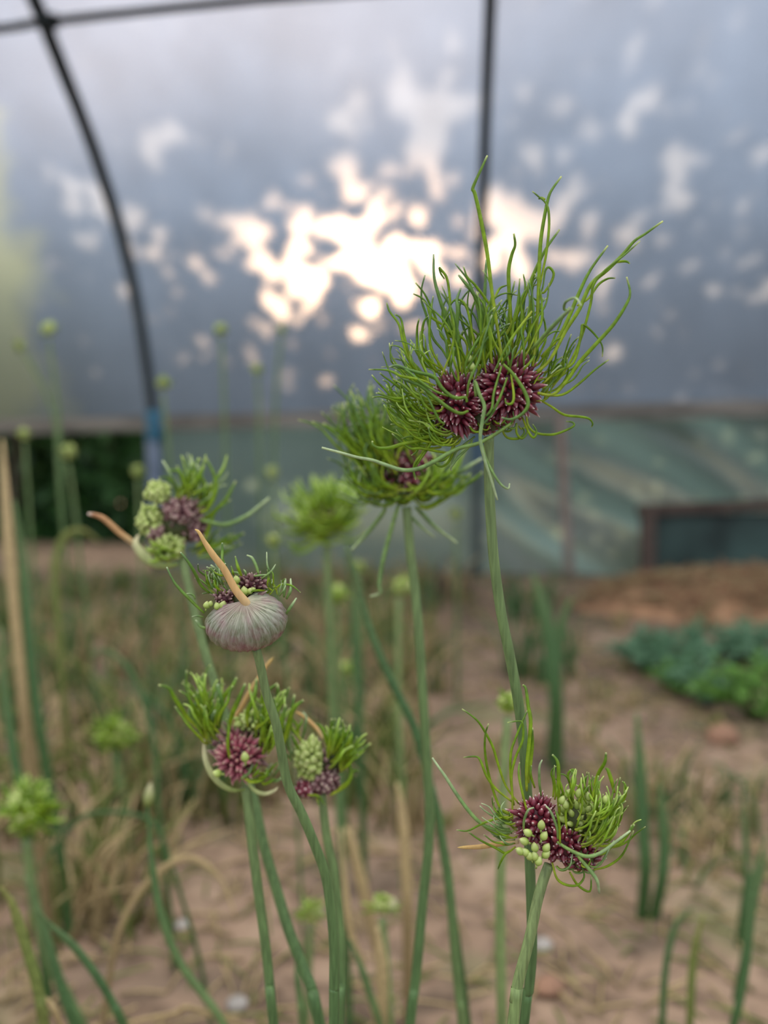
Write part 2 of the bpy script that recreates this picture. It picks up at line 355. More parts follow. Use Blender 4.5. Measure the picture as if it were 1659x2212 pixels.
mb = MB(); ns, nz = 60, 40
zz = smooth_path([Vector((0, z, d)) for z, d in PROF[2:]], 4)
vs, ts = [], []
for p in zz:
    for i in range(ns + 1):
        s_ = -3.6 + 7.2 * i / ns
        z = p.y if p.y > .75 else rail_z(s_) + (p.y - .70)
        v = TT * s_ + TN * (p.z + .004 * noise.noise(Vector((s_ * 4, z * 1.5, 1))))
        vs.append(Vector((v.x, v.y, z))); ts.append(.5)
fs = [(j * (ns + 1) + i, j * (ns + 1) + i + 1, (j + 1) * (ns + 1) + i + 1, (j + 1) * (ns + 1) + i) for j in range(len(zz) - 1) for i in range(ns)]
mb.add(vs, fs, ts)
tag(mb.build('wall_back', M['film']), 'hazy polythene side of the tunnel curving overhead', kind='structure')

# skirt with diagonal folds, open at the far left
mb = MB(); ns, nz = 220, 24
s0, s1 = -1.36, 3.6
vs, ts = [], []
for j in range(nz + 1):
    for i in range(ns + 1):
        s_ = s0 + (s1 - s0) * i / ns
        z = 0.0 + (rail_z(s_) - 0.0) * j / nz
        g = 0.0
        if s_ > .05:
            a = (s_ * .66 + z * .95)
            g = .032 * math.sin(a * 21 + 2 * noise.noise(Vector((s_ * 1.3, z * 2, 0)))) * min(1, (s_ - .05) * 3)
        g += .012 * noise.noise(Vector((s_ * 3, z * 3, 5)))
        v = TT * s_ + TN * (dist_at(z) + .01 + g)
        vs.append(Vector((v.x, v.y, z))); ts.append(.5)
fs = [(j * (ns + 1) + i, j * (ns + 1) + i + 1, (j + 1) * (ns + 1) + i + 1, (j + 1) * (ns + 1) + i) for j in range(nz) for i in range(ns)]
mb.add(vs, fs, ts)
tag(mb.build('wall_skirt', M['film_skirt']), 'creased green-tinted polythene skirt below the rail', kind='structure')

def hoop(s_, label, r=.021):
    base = WP(s_, 0, -.03)
    root = empty('tunnel_hoop', base, label, 'hoop', 'steel hoops carrying the polythene')
    pts = [WP(s_, z, -.035) for z, _ in PROF]
    pts[0].z = -.03
    mb = MB(); tube(mb, pts, lambda t: r, 12, 4); mb.build('tube', M['metal'], root)
    return root
h1 = hoop(-1.345, 'curved dark steel hoop bending over at the left', .024)
h2 = hoop(.105, 'nearly straight dark steel hoop behind the tallest garlic head', .020)
mb = MB(); tube(mb, [WP(-1.345, .05, -.035), WP(-1.345, .4, -.035), WP(-1.345, .67, -.035)], lambda t: .036, 12, 3)
tag(mb.build('sleeve', M['grey_pipe'], h1), 'grey-blue plastic sleeve')
mb = MB(); tube(mb, [WP(-1.345, .60, -.035), WP(-1.33, .66, -.04), WP(-1.34, .73, -.035)], lambda t: .045 - .01 * abs(t - .5), 10, 3)
tag(mb.build('tape', M['blue_tape'], h1), 'blue tape around the joint')
mb = MB(); tube(mb, [WP(.105, .0, -.035), WP(.105, .35, -.035), WP(.105, .66, -.035)], lambda t: .017, 12, 3)
tag(mb.build('sleeve', M['blue_pipe'], h2), 'bright blue plastic sleeve')

# purlin running across the top left
mb = MB()
pa = [(-400, 100, 2.90), (0, 62, 2.74), (100, 47, 2.71), (550, 0, 2.62), (900, -26, 2.56), (1400, -60, 2.48)]
tube(mb, [P(*q) for q in pa], lambda t: .0135, 10, 3)
tag(mb.build('purlin', M['purlin']), 'thin dark steel rod crossing the hoops at the top left', 'rod')
mb = MB(); c = P(103, 47, 2.705)
tube(mb, [c + Vector((-.03, .0, -.004)), c, c + Vector((.03, 0, .004))], lambda t: .024, 10, 2)
tag(mb.build('clamp', M['purlin']), 'dark clamp joining the rod to the left hoop', 'clamp')

# rail board along the wall, laid in three lengths
for (a, b, lab) in ((-3.4, -.95, 'weathered wooden rail board at the left end of the tunnel side'), (-.948, .62, 'weathered wooden rail board between the two hoops'), (.622, 3.4, 'weathered wooden rail board at the right of the blue sleeve')):
    mb = MB(); n = 14
    for i in range(n + 1):
        s_ = a + (b - a) * i / n
        z = rail_z(s_); hgt = .034 + .004 * noise.noise(Vector((s_ * 3, 0, 0)))
        c = WP(s_, z, -.045)
        for (dy, dz) in ((-.018, -hgt), (.018, -hgt), (.018, hgt), (-.018, hgt)):
            mb.v.append(c + TN * dy + Vector((0, 0, dz))); mb.t.append(.5)
    for i in range(n):
        for k in range(4):
            k2 = (k + 1) % 4; mb.f.append((i * 4 + k, (i + 1) * 4 + k, (i + 1) * 4 + k2, i * 4 + k2)); mb.m.append(0)
    mb.f.append((0, 1, 2, 3)); mb.m.append(0); mb.f.append((n * 4 + 3, n * 4 + 2, n * 4 + 1, n * 4)); mb.m.append(0)
    tag(mb.build('wooden_rail', M['wood'], None, False), lab, 'rail', 'rail boards along the tunnel side')

# leaning stake
mb = MB(); tube(mb, [P(1232, 1250, 3.62), P(1222, 1120, 3.62), P(1210, 900, 3.62)], lambda t: .022, 8, 3)
tag(mb.build('wooden_stake', M['stake']), 'pale wooden stake leaning against the skirt right of the tallest stem', 'stake')
# little wooden frame at the right
root = empty('cold_frame', P(1420, 1262, 3.55), 'dark wooden box frame with a glazed front at the right', 'frame')
def bar(name, p0, p1, r, mat, d=.02):
    mb = MB(); ax = (p1 - p0) / 2; c = (p0 + p1) / 2
    side = ax.cross(Vector((0, 1, 0))).normalized() * r
    box(mb, c, ax, Vector((0, d, 0)), side); return mb.build(name, mat, root, False)
bar('top_bar', P(1378, 1102, 3.55), P(1860, 1082, 3.55), .022, M['wood_dark'])
bar('post', P(1399, 1110, 3.55), P(1399, 1290, 3.55), .028, M['wood_dark'])
bar('post', P(1840, 1110, 3.55), P(1840, 1290, 3.55), .028, M['wood_dark'])
mb = MB(); q = [P(1410, 1270, 3.57), P(1840, 1270, 3.57), P(1840, 1105, 3.57), P(1410, 1110, 3.57)]
box(mb, (q[0] + q[2]) / 2, (q[1] - q[0]) / 2, Vector((0, .003, 0)), (q[3] - q[0]) / 2)
m_glass = plant_mat('cloudy_pane', [(0, (.03, .055, .048)), (1, (.03, .055, .048))], transl=0, rough=.5, noise_amt=.6, nscale=(5, 5, 5))
tag(mb.build('pane', m_glass, root, False), 'cloudy dark pane')

# ------------------------------------------------------------------ what grows outside
SPOTS = """772,222,20 722,258,26 772,294,15 737,344,18 372,288,24 340,288,18 327,333,24 145,375,14 160,443,26 213,445,24 295,475,30 300,505,28
325,530,30 350,532,22 185,522,15 118,567,14 500,478,26 548,490,36 560,550,26 525,500,22 660,480,30 700,490,30 740,480,18 859,192,27 960,205,38 935,220,34
985,220,28 873,242,16 930,300,36 905,345,20 930,350,20 1128,196,24 1213,230,20 1250,240,14 1290,290,20 1350,268,24 1410,213,17 1455,345,24 1480,340,20
1365,108,14 1515,150,13 1070,435,32 1235,415,20 1150,325,13 1465,442,20 1445,410,13 1610,435,17 1640,335,18 1540,345,16 1580,300,14 1370,500,24 1345,500,16
1280,490,15 1150,480,30 1190,480,28 920,550,38 900,470,20 1180,550,28 1130,575,26 1240,560,20 262,628,18 215,570,12 360,580,15 600,660,32 640,620,40 660,590,34 620,690,26
580,650,24 740,570,42 790,580,44 830,600,42 870,600,36 710,560,32 690,600,30 800,545,34 850,555,32 800,665,24 820,700,18 775,725,18 575,720,13 430,745,9
810,460,30 760,530,28 560,560,26 620,570,26 860,640,22 1325,760,17 1590,625,10 1180,980,11 1100,520,26 1060,560,24 940,590,30 1020,650,16 350,500,14 1430,520,12 1350,920,8
440,300,8 640,520,18 590,600,18 680,640,26 1210,440,16 1110,430,16 1080,480,20 1300,600,12 1500,560,9 1620,560,12 1660,610,14"""
def film_point(px, py):
    d = pix_dir(px, py)
    lo, hi = 1.0, 6.0
    for _ in range(40):
        mid = (lo + hi) / 2; q = CAM + d * mid
        if q.dot(TN) < dist_at(max(0, q.z)): lo = mid
        else: hi = mid
    return CAM + d * lo
spots = []
for tok in SPOTS.split():
    a, b, r = map(float, tok.split(','))
    q = film_point(a, b)
    r *= 1.20 - .70 * math.exp(-((a - 740) / 260) ** 2 - ((b - 570) / 150) ** 2)
    spots.append((q, r / F * q.y))
SP = np.array([tuple(q) for q, _ in spots]); SR = np.array([r for _, r in spots]); SD = np.array(tuple(SUN_DIR))
def lit_gap(p, half):
    rel = np.array(tuple(p)) - SP
    along = rel @ SD
    perp = np.linalg.norm(rel - along[:, None] * SD[None, :], axis=1)
    return bool(np.any((perp < SR * .60 + half) & (along > 0)))

_tc = [(film_point(880, 430), .50, .34), (film_point(1120, 500), .32, .28), (film_point(620, 560), .40, .22)]
def THIN(p):
    """the crown is thinner where the sun sits"""
    v = 0
    for q, rad, amt in _tc:
        rel = p - q; pr = rel - SUN_DIR * rel.dot(SUN_DIR)
        v = max(v, amt * 1.6 * math.exp(-(pr.length / rad) ** 2))
    return v

def leaf_quad(mb, c, size, rr, t=.5):
    n = Vector((rr.gauss(0, .5), -1, rr.gauss(0, .5))).normalized()
    u = n.orthogonal().normalized(); u.rotate(__import__('mathutils').Quaternion(n, rr.uniform(0, 6.28))); v = n.cross(u)
    a, b = size, size * .55
    vs = [c - u * a, c - u * a * .2 - v * b, c + u * a, c + u * a * -.2 + v * b]
    mb.add(vs, [(0, 1, 2, 3)], [t] * 4)

rr = random.Random(3)
tree_x = [-3.4, -1.7, 0.1, 1.9, 3.6]
tree_top = [3.3, 3.4, 3.5, 3.9, 4.3]
tree_labels = ['dark tree beyond the polythene, far left one of the row', 'dark tree beyond the polythene behind the left hoop',
               'dark leafy tree beyond the polythene where the sun breaks through', 'dark tree beyond the polythene right of the straight hoop', 'dark tree beyond the polythene at the right edge']
fol = [MB() for _ in tree_x]
for k in range(38000):
    s_ = rr.uniform(-4.4, 4.6); n_ = rr.uniform(6.0, 7.2)
    i = min(range(5), key=lambda j: abs(tree_x[j] - s_))
    top = tree_top[i] + .25 * math.sin(s_ * 3.1) + .15 * math.sin(s_ * 7.7)
    z = rr.uniform(.5, 1) ** .8 * 0 + rr.uniform(.25, top)
    if z > top - .5 and rr.random() < (z - top + .5) / .5 * .7: continue
    c = TT * s_ + TN * n_; c = Vector((c.x, c.y, z))
    sz = rr.uniform(.045, .075)
    if lit_gap(c, sz * .45) and rr.random() > .03: continue
    if THIN(c) > rr.random(): continue
    leaf_quad(fol[i], c, sz, rr, rr.random())
for i in range(5):
    b = TT * tree_x[i] + TN * 6.9; b = Vector((b.x, b.y, 0))
    root = empty('tree', b, tree_labels[i], 'tree', 'trees beyond the polythene')
    fol[i].build('foliage', M['tree_leaf'], root, False)
    mb = MB(); tube(mb, [b + Vector((0, 0, -.1)), b + Vector((.05, 0, 1.0)), b + Vector((0, .05, 2.2))], lambda t: .09 * (1 - .6 * t), 8)
    mb.build('trunk', M['bark'], root)
# hedge seen through the open skirt at the left
rr = random.Random(5)
for (sa, sb, lab) in ((-3.4, -2.25, 'dark green hedge outside, left part seen in the open gap'), (-2.25, -1.1, 'dark green hedge outside, seen next to the grey-blue sleeve')):
    mid = TT * ((sa + sb) / 2) + TN * 5.0
    root = empty('hedge', Vector((mid.x, mid.y, 0)), lab, 'hedge', 'hedge bushes outside the tunnel')
    mb = MB()
    for k in range(2600):
        s_ = rr.uniform(sa, sb); n_ = 4.80 + abs(rr.gauss(0, .25)); z = rr.uniform(0.0, 1.15 + .1 * math.sin(s_ * 5))
        c = TT * s_ + TN * n_; leaf_quad(mb, Vector((c.x, c.y, z)), rr.uniform(.04, .08), rr, rr.random())
    mb.build('foliage', M['hedge'], root, False)
    mb = MB()
    for k in range(5):
        q = TT * (sa + (sb - sa) * (k + .5) / 5) + TN * 5.0; q = Vector((q.x, q.y, -.05))
        tube(mb, [q, q + Vector((.05, 0, .5)), q + Vector((0, 0, 1.0))], lambda t: .02, 6)
    mb.build('branches', M['bark'], root)
# yellow-green bush pressed near the film at the far left
mb = MB(); rr = random.Random(9)
b = TT * -2.35 + TN * 4.35
root = empty('bush', Vector((b.x, b.y, 0)), 'yellow-green bush behind the polythene at the left edge', 'bush')
for k in range(1500):
    c = TT * (-2.35 + rr.gauss(0, .22)) + TN * (4.35 + rr.gauss(0, .12)); z = rr.uniform(.72, 1.75)
    if c.dot(TN) < dist_at(z) + .1: continue
    leaf_quad(mb, Vector((c.x, c.y, z)), rr.uniform(.04, .07), rr, rr.random())
mb.build('foliage', M['yellow_leaf'], root, False)
mb = MB(); b3 = Vector((b.x, b.y, -.03)); tube(mb, [b3, b3 + Vector((.03, .05, .7)), b3 + Vector((0, 0, 1.5))], lambda t: .02, 6); mb.build('trunk', M['bark'], root)

# ------------------------------------------------------------------ crops: pixel windows the shapes were read in
CROP = {'s': (0, 0, 1.0), '1': (780, 320, 2.44), '2': (900, 1450, 2.902), '3': (180, 960, 2.765), '4': (560, 830, 3.318),
        '5': (400, 1440, 4.1475), '6': (380, 1120, 5.53), 'z': (780, 720, 6.9125), 'g': (560, 1500, 3.072), 'l': (0, 1200, 2.186), 'm': (560, 1180, 3.072)}
def pts2(crop, txt):
    ox, oy, k = CROP[crop]
    return [(ox + float(a.split(',')[0]) / k, oy + float(a.split(',')[1]) / k) for a in txt.split()]

def ground_stop(ws):
    out = []
    for p in ws:
        if p.z < gz(p.x, p.y) - .01:
            if out:
                q = out[-1]; z0 = gz(p.x, p.y) - .01
                t = (q.z - z0) / (q.z - p.z); out.append(q + (p - q) * t)
            return out
        out.append(p)
    return out

def stem_world(pp, d, d_base=None, drift=(0, 0)):
    """pixel path to world, continued down to the soil"""
    n = len(pp)
    ws = [P(x, y, d + ((d_base or d) - d) * i / (n - 1)) for i, (x, y) in enumerate(pp)]
    ws = ground_stop(ws)
    last = ws[-1]
    if last.z > .02:
        dirn = (ws[-1] - ws[-2]).normalized()
        k = last.z / max(.3, -dirn.z)
        end = last + Vector((dirn.x * k * .5 + drift[0], .02 + drift[1], 0)); end.z = gz(end.x, end.y) - .01
        mid = (last + end) / 2 + Vector((dirn.x * k * .08, 0, 0))
        ws += [mid, end]
    return ws

class Head:
    """one garlic plant; local head space is in pixels at depth d: x right, y down, z towards the viewer"""
    def __init__(s, d, label, stem_pts, r_px, cat='garlic plant', stem_mat='stem', d_base=None, name='wild_garlic', group=None, drift=(0, 0)):
        s.d = d; s.k = d / F; s.rr = random.Random(int(d * 1e4) + len(label))
        ws = stem_world(stem_pts, d, d_base, drift)
        s.root = empty(name, Vector((ws[-1].x, ws[-1].y, 0)), label, cat, group)
        mb = MB(); n = len(ws)
        r0, r1 = r_px
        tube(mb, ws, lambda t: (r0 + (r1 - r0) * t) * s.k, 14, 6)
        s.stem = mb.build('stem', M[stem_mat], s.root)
        s.cl = []; s.head = None; s.nsp = 0
    def X(s, x, y, z=0): return P(x, y, s.d - z * s.k)
    def clusters(s, specs):
        """specs: (cx, cy, cz, rx, ry, rz, n, size, material, core material)"""
        s.cl += [c[:6] for c in specs]
        mb = MB(); mats = []
        for sp in specs:
            cx, cy, cz, rx, ry, rz, n, size, mat, core = sp
            for m in (mat, core):
                if M[m] not in mats: mats.append(M[m])
            mi, ci = mats.index(M[mat]), mats.index(M[core])
            # core
            vs, fs = [], []
            nu, nv = 14, 9
            for j in range(nv + 1):
                for i in range(nu):
                    th = math.pi * j / nv; ph = 2 * math.pi * i / nu
                    vs.append(s.X(cx + rx * .68 * math.sin(th) * math.cos(ph), cy + ry * .68 * math.cos(th), cz + rz * .68 * math.sin(th) * math.sin(ph)))
            for j in range(nv):
                for i in range(nu):
                    i2 = (i + 1) % nu; fs.append((j * nu + i, j * nu + i2, (j + 1) * nu + i2, (j + 1) * nu + i))
            mb.add(vs, fs, [.3] * len(vs), ci)
            for i in range(n):
                y = 1 - 2 * (i + .5) / n; rad = math.sqrt(1 - y * y); th = i * 2.39996 + s.rr.uniform(-.2, .2)
                dx, dy, dz = rad * math.cos(th), y, rad * math.sin(th)
                j = s.rr.uniform(.84, 1.09); jt = max(rx, ry) * .055
                base = s.X(cx + rx * .55 * dx, cy + ry * .55 * dy, cz + rz * .55 * dz)
                tip = s.X(cx + rx * j * dx + s.rr.gauss(0, jt), cy + ry * j * dy - 3 + s.rr.gauss(0, jt), cz + rz * j * dz + s.rr.gauss(0, jt))
                drop(mb, base, tip - base, (tip - base).length, size * s.k * s.rr.uniform(.65, 1.2), 7, mi=mi, bend=Vector((s.rr.gauss(0, .12), 0, s.rr.gauss(0, .12))))
        if s.head is None:
            s.head = mb.build('bulbil_cluster', mats, s.root); s.head_o = s.head
        else:
            mb.build('bulbil_cluster', mats, s.root)
        return s
    def surf_z(s, x, y):
        best = None
        for cx, cy, cz, rx, ry, rz in s.cl:
            q = 1 - ((x - cx) / rx) ** 2 - ((y - cy) / ry) ** 2
            if q > 0:
                z = cz + rz * math.sqrt(q) * .9
                best = z if best is None else max(best, z)
        return best
    def sprout(s, pp, r=2.6, mat='sprout', z0=None, z1=None, zs=None, sides=6, mb=None, sub=4, name='sprout', label=None, tip=.7):
        x, y = pp[0]
        if z0 is None:
            z0 = s.surf_z(x, y)
            if z0 is None: z0 = s.rr.uniform(-12, 12)
        if z1 is None: z1 = z0 * .6 + s.rr.uniform(-25, 30)
        n = len(pp); w = s.rr.uniform(-9, 9); ph = s.rr.uniform(0, 6)
        ws = []
        for i, (a, b) in enumerate(pp):
            t = i / (n - 1)
            bow = math.sin(math.pi * t) * (12 if z0 >= 0 else -4)
            ws.append(s.X(a, b, z0 + (z1 - z0) * t + bow + w * math.sin(t * 5 + ph)))
        own = mb is None
        if own: mb = MB()
        rk = r * s.k
        tube(mb, ws, lambda t: rk * (.75 + .35 * math.sin(math.pi * min(1, t * 1.2))) * (1 if t < .82 else 1 - (1 - tip) * ((t - .82) / .18) ** 2), sides, sub)
        if own:
            o = mb.build(name, M[mat], s.head if (s.head is not None and name == 'sprout') else s.root)
            if label: o['label'] = label
            s.nsp += 1
            return o
    def many(s, crop, txt, **kw):
        for line in txt.strip().split('\n'):
            line = line.strip()
            if line:
                k2 = dict(kw)
                if line[0] == '*': line = line[1:]; k2['r'] = kw.get('r', 2.6) * 1.45
                if line[0] == 'd': line = line[1:]; k2['mat'] = 'sprout_dark'
                if line[0] == 'b': line = line[1:]; k2['mat'] = 'sprout_blue'
                s.sprout(pts2(crop, line), **k2)
    def family(s, n, base, ang, length, up=0.0, curl=0.0, r=2.3, mats=('sprout',), z=(-40, 40), dz=(-30, 30), individual=0, steps=7, wig=.22):
        """n sprouts: base ellipse (cx,cy,rx,ry), start heading in degrees (0 right, 90 up), bending upwards by `up`"""
        groups = {}
        for i in range(n):
            a = s.rr.uniform(0, 6.28); q = math.sqrt(s.rr.random())
            x = base[0] + base[2] * q * math.cos(a); y = base[1] + base[3] * q * math.sin(a)
            h = math.radians(s.rr.uniform(*ang)); Ln = s.rr.uniform(*length) / steps
            cu = s.rr.gauss(0, curl); pp = [(x, y)]
            hook = s.rr.choice([0, 0, 1, -1]) * s.rr.uniform(.3, .9)
            for j in range(steps):
                x += Ln * math.cos(h); y -= Ln * math.sin(h); pp.append((x, y))
                diff = math.atan2(math.sin(math.pi / 2 - h), math.cos(math.pi / 2 - h))
                h += diff * up / steps * 2 + cu / steps + s.rr.gauss(0, wig) * .6
                if j >= steps - 3: h += hook * .6
            mat = s.rr.choice(mats); z0 = s.rr.uniform(*z); z1 = z0 + s.rr.uniform(*dz)
            rad = r * s.rr.uniform(.8, 1.15)
            if i < individual: s.sprout(pp, r=rad, mat=mat, z0=z0, z1=z1, sub=3)
            else:
                groups.setdefault(mat, MB())
                s.sprout(pp, r=rad, mat=mat, z0=z0, z1=z1, sides=5, sub=3, mb=groups[mat])
        for mat, mb in groups.items():
            tag(mb.build('sprouts', M[mat], s.head or s.root), kind='stuff')
    def bud(s, x, y, z, L_, r, ang, mat='bud'):
        mb = MB(); a = math.radians(ang)
        p = s.X(x, y, z); q = s.X(x + math.cos(a) * L_, y - math.sin(a) * L_, z + L_ * .3)
        d = q - p
        drop(mb, p, d, d.length, r * s.k, 10)
        b = p - d * .35; tube(mb, [b, p + d * .05], lambda t: r * .25 * s.k, 6, 1)
        mb.build('bulbil', M[mat], s.head or s.root)

# ================================================================== 1. tallest garlic head
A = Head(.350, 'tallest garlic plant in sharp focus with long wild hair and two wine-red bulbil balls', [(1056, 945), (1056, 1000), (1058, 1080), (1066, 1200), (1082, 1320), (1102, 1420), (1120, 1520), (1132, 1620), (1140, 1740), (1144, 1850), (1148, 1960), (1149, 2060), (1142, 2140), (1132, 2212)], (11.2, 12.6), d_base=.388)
A.clusters([(985, 873, 4, 62, 74, 60, 190, 7.2, 'purple', 'core_purple'), (1097, 840, 2, 80, 78, 66, 230, 7.6, 'purple', 'core_purple'), (1045, 905, -18, 60, 45, 45, 70, 7, 'purple', 'core')])
A.many('1', """*745,1130 720,960 690,760 665,560 630,370 600,240 588,215 610,160 640,95 665,40
*800,1080 790,900 780,750 778,640 795,560 812,510 805,450
*905,1150 925,950 935,760 940,600 948,480 965,370 985,270 1005,220 1055,150
935,760 960,640 975,560 990,430 988,330 970,285 935,255 903,228
970,270 950,262 935,268
*740,1020 800,920 870,760 930,620 975,530 1045,430
900,1060 940,790 965,760 1000,710 1015,660 990,628 970,650 960,720 945,780
*930,1290 1010,1300 1080,1230 1150,1130 1240,1030 1330,930 1400,820 1418,760 1400,680
950,1300 1060,1300 1150,1240 1230,1170 1305,1115
*930,1180 1000,1110 1080,960 1150,850 1210,720 1300,640 1380,560 1440,490 1500,450 1590,385
*950,1100 1040,1000 1100,880 1150,760 1210,640 1300,515
1330,605 1370,597 1400,598 1416,608
960,1240 1030,1180 1120,1130 1160,980 1170,930 1230,980 1270,1040 1272,1100
1000,1270 1090,1150 1160,1000 1210,820 1225,720 1290,640 1380,570 1470,490
1140,830 1200,790 1250,720 1300,688 1340,685
450,1190 380,1080 360,980 370,850 380,780
*d520,1150 490,1010 450,900 410,780 385,680 382,560
500,1000 480,920 465,760 450,680 420,640 413,632 420,660 440,690
330,1150 320,1010 330,920 355,885
340,1180 300,1080 295,960 305,900
270,1170 220,1020 200,930 150,860 135,815
290,1160 250,1080 225,980 210,900 178,875
475,1000 440,940 370,890 350,830 320,790 275,768
*d520,1180 500,1020 510,860 505,800 525,740
*d640,1140 640,900 600,780 540,700 515,670
d640,1050 620,880 590,760 560,690 495,608
720,900 660,800 600,720 560,680 540,625
*d680,1100 640,950 650,800 655,700 660,590
700,800 730,740 770,722
860,1080 850,940 860,800 865,720 855,665
880,1090 890,950 900,800 905,700 935,680
830,1020 820,900 835,800 830,735
840,1100 900,940 940,850 960,790
*d640,1160 660,960 690,880 715,860
620,1180 590,1000 560,850 520,800 475,820 440,930
500,1160 470,1040 430,1000 420,960 460,880 495,870
540,1180 560,1040 500,975 460,970 490,990 520,970""")
A.many('1', """960,1340 1010,1200 1050,1150 1040,1140 1000,1180
930,1320 1000,1360 1070,1405 1150,1415 1200,1425 1220,1450 1215,1470
870,1400 880,1460 920,1500 1000,1510 1060,1495 1120,1465 1115,1445 1080,1440
850,1420 885,1500 910,1525 925,1495 905,1455
740,1480 770,1525 830,1530 860,1500 850,1470
820,1450 820,1500 845,1530 870,1510 885,1460
b600,1520 500,1600 480,1660 475,1690
390,1500 330,1600 290,1650 277,1690 288,1745
b950,1300 1010,1230 1050,1160 1045,1150 1000,1190""", z0=0)
A.many('1', """*d750,1140 800,1190 860,1280 880,1350 850,1400 790,1430 740,1420
d770,1210 730,1320 690,1400 640,1460
790,1190 805,1300 795,1345 765,1345 760,1320
*b605,1310 600,1230 625,1300 650,1360 640,1430 628,1530 645,1620 690,1760 718,1855
b632,1540 660,1640 700,1720 740,1775 775,1795 783,1768
d560,1310 570,1230 620,1120 650,1000 690,880
d740,1150 700,1290 690,1370 660,1410 650,1395
900,860 810,980 760,1060 700,1180""", z0=88, z1=95)
A.many('1', """*b800,1445 720,1500 620,1555 520,1580 440,1620 370,1660 300,1690 220,1697 130,1670 60,1645 -20,1630 -110,1605 -207,1579""", z0=40, z1=60, r=2.9)
A.many('1', """*b900,1060 1000,950 1080,870 1110,845
b1100,850 1070,850 1080,810 1130,790 1160,830""", z0=110, z1=230)
A.many('z', """*d1580,1030 1560,960 1450,970 1330,930 1200,810 1090,650 870,590 700,540 540,480 420,505
*d1600,1160 1480,1195 1300,1110 1100,950 900,790 720,720 600,660 510,550
d1300,940 1100,860 900,730 700,570 600,520 500,500
1100,780 900,700 600,640 480,580 350,545 115,540
d1250,1350 1180,1310 1110,1190 1030,1020 940,860
1230,1100 1170,1160 1050,1150 950,1070 890,940 840,800""", z0=72, z1=60)
A.many('z', """1050,1260 850,1240 700,1150 620,1080 590,980 600,780 610,710 570,690 500,760 420,840
1000,880 830,890 720,900 620,850 480,740 350,650 280,590
1000,860 700,930 600,970 450,960 330,920 225,890
1000,990 700,1000 560,1020 400,970 280,945 170,955
1040,1030 800,1060 680,1110 560,1080 480,1060 380,1025
1100,1080 800,1100 600,1120 470,1100 380,1050 315,995
1000,1240 700,1200 600,1130 450,940 350,830 240,720 160,620
900,1240 650,1150 490,940 440,850 400,740 325,695
1100,1440 800,1450 600,1400 480,1300 380,1110 450,1140 510,1200 540,1265
1200,1490 900,1480 720,1430 560,1370 445,1360
1200,1700 1000,1720 820,1680 700,1620 600,1530 525,1440
1350,1770 1250,1780 900,1720 740,1720 600,1620 460,1495
1200,1500 1100,1530 900,1570 750,1540 610,1570
*1200,1460 1100,1500 850,1600 600,1660 430,1710 270,1715 180,1670 170,1610
1200,1330 1100,1380 880,1430 870,1600 860,1700 820,1780 750,1825
1280,1300 1200,1400 1100,1560 980,1740 850,1930 790,2040 790,2110 815,2190
1430,1450 1400,1620 1370,1780 1300,1930 1200,1990 1120,1960 1055,1890
1400,1600 1330,1790 1240,1890 1130,1915
b1659,1600 1600,1710 1450,1850 1370,1960 1340,2010 1350,2050""", z0=10)
left = dict(mats=('sprout', 'sprout_bright'), z=(-55, 45), dz=(-25, 25))
A.family(58, (950, 905, 22, 55), (165, 222), (70, 165), up=.75, r=2.1, **left)
A.family(26, (975, 935, 30, 20), (200, 250), (50, 120), up=.9, r=2.1, **left)
A.family(26, (945, 820, 25, 30), (110, 175), (50, 150), up=.5, r=2.1, **left)
A.family(58, (1030, 800, 85, 28), (62, 122), (60, 215), up=.25, curl=.5, r=2.8, mats=('sprout', 'sprout_dark', 'sprout'), z=(-50, 60), dz=(-30, 30))
A.family(34, (1120, 790, 50, 30), (40, 105), (60, 190), up=.45, curl=.5, r=2.6, mats=('sprout', 'sprout_dark'), z=(-50, 50), dz=(-30, 30))
A.family(20, (1160, 830, 18, 40), (-5, 60), (50, 150), up=.7, r=2.2, mats=('sprout',), z=(-45, 35), dz=(-30, 30))
A.family(16, (1090, 915, 60, 10), (-120, -30), (30, 80), up=1.3, r=2.2, mats=('sprout_dark', 'sprout'), z=(-40, 20), dz=(-20, 20))
for x, y in ((1012, 775), (1018, 792)): A.bud(x, y + 10, 40, 20, 8, 80)

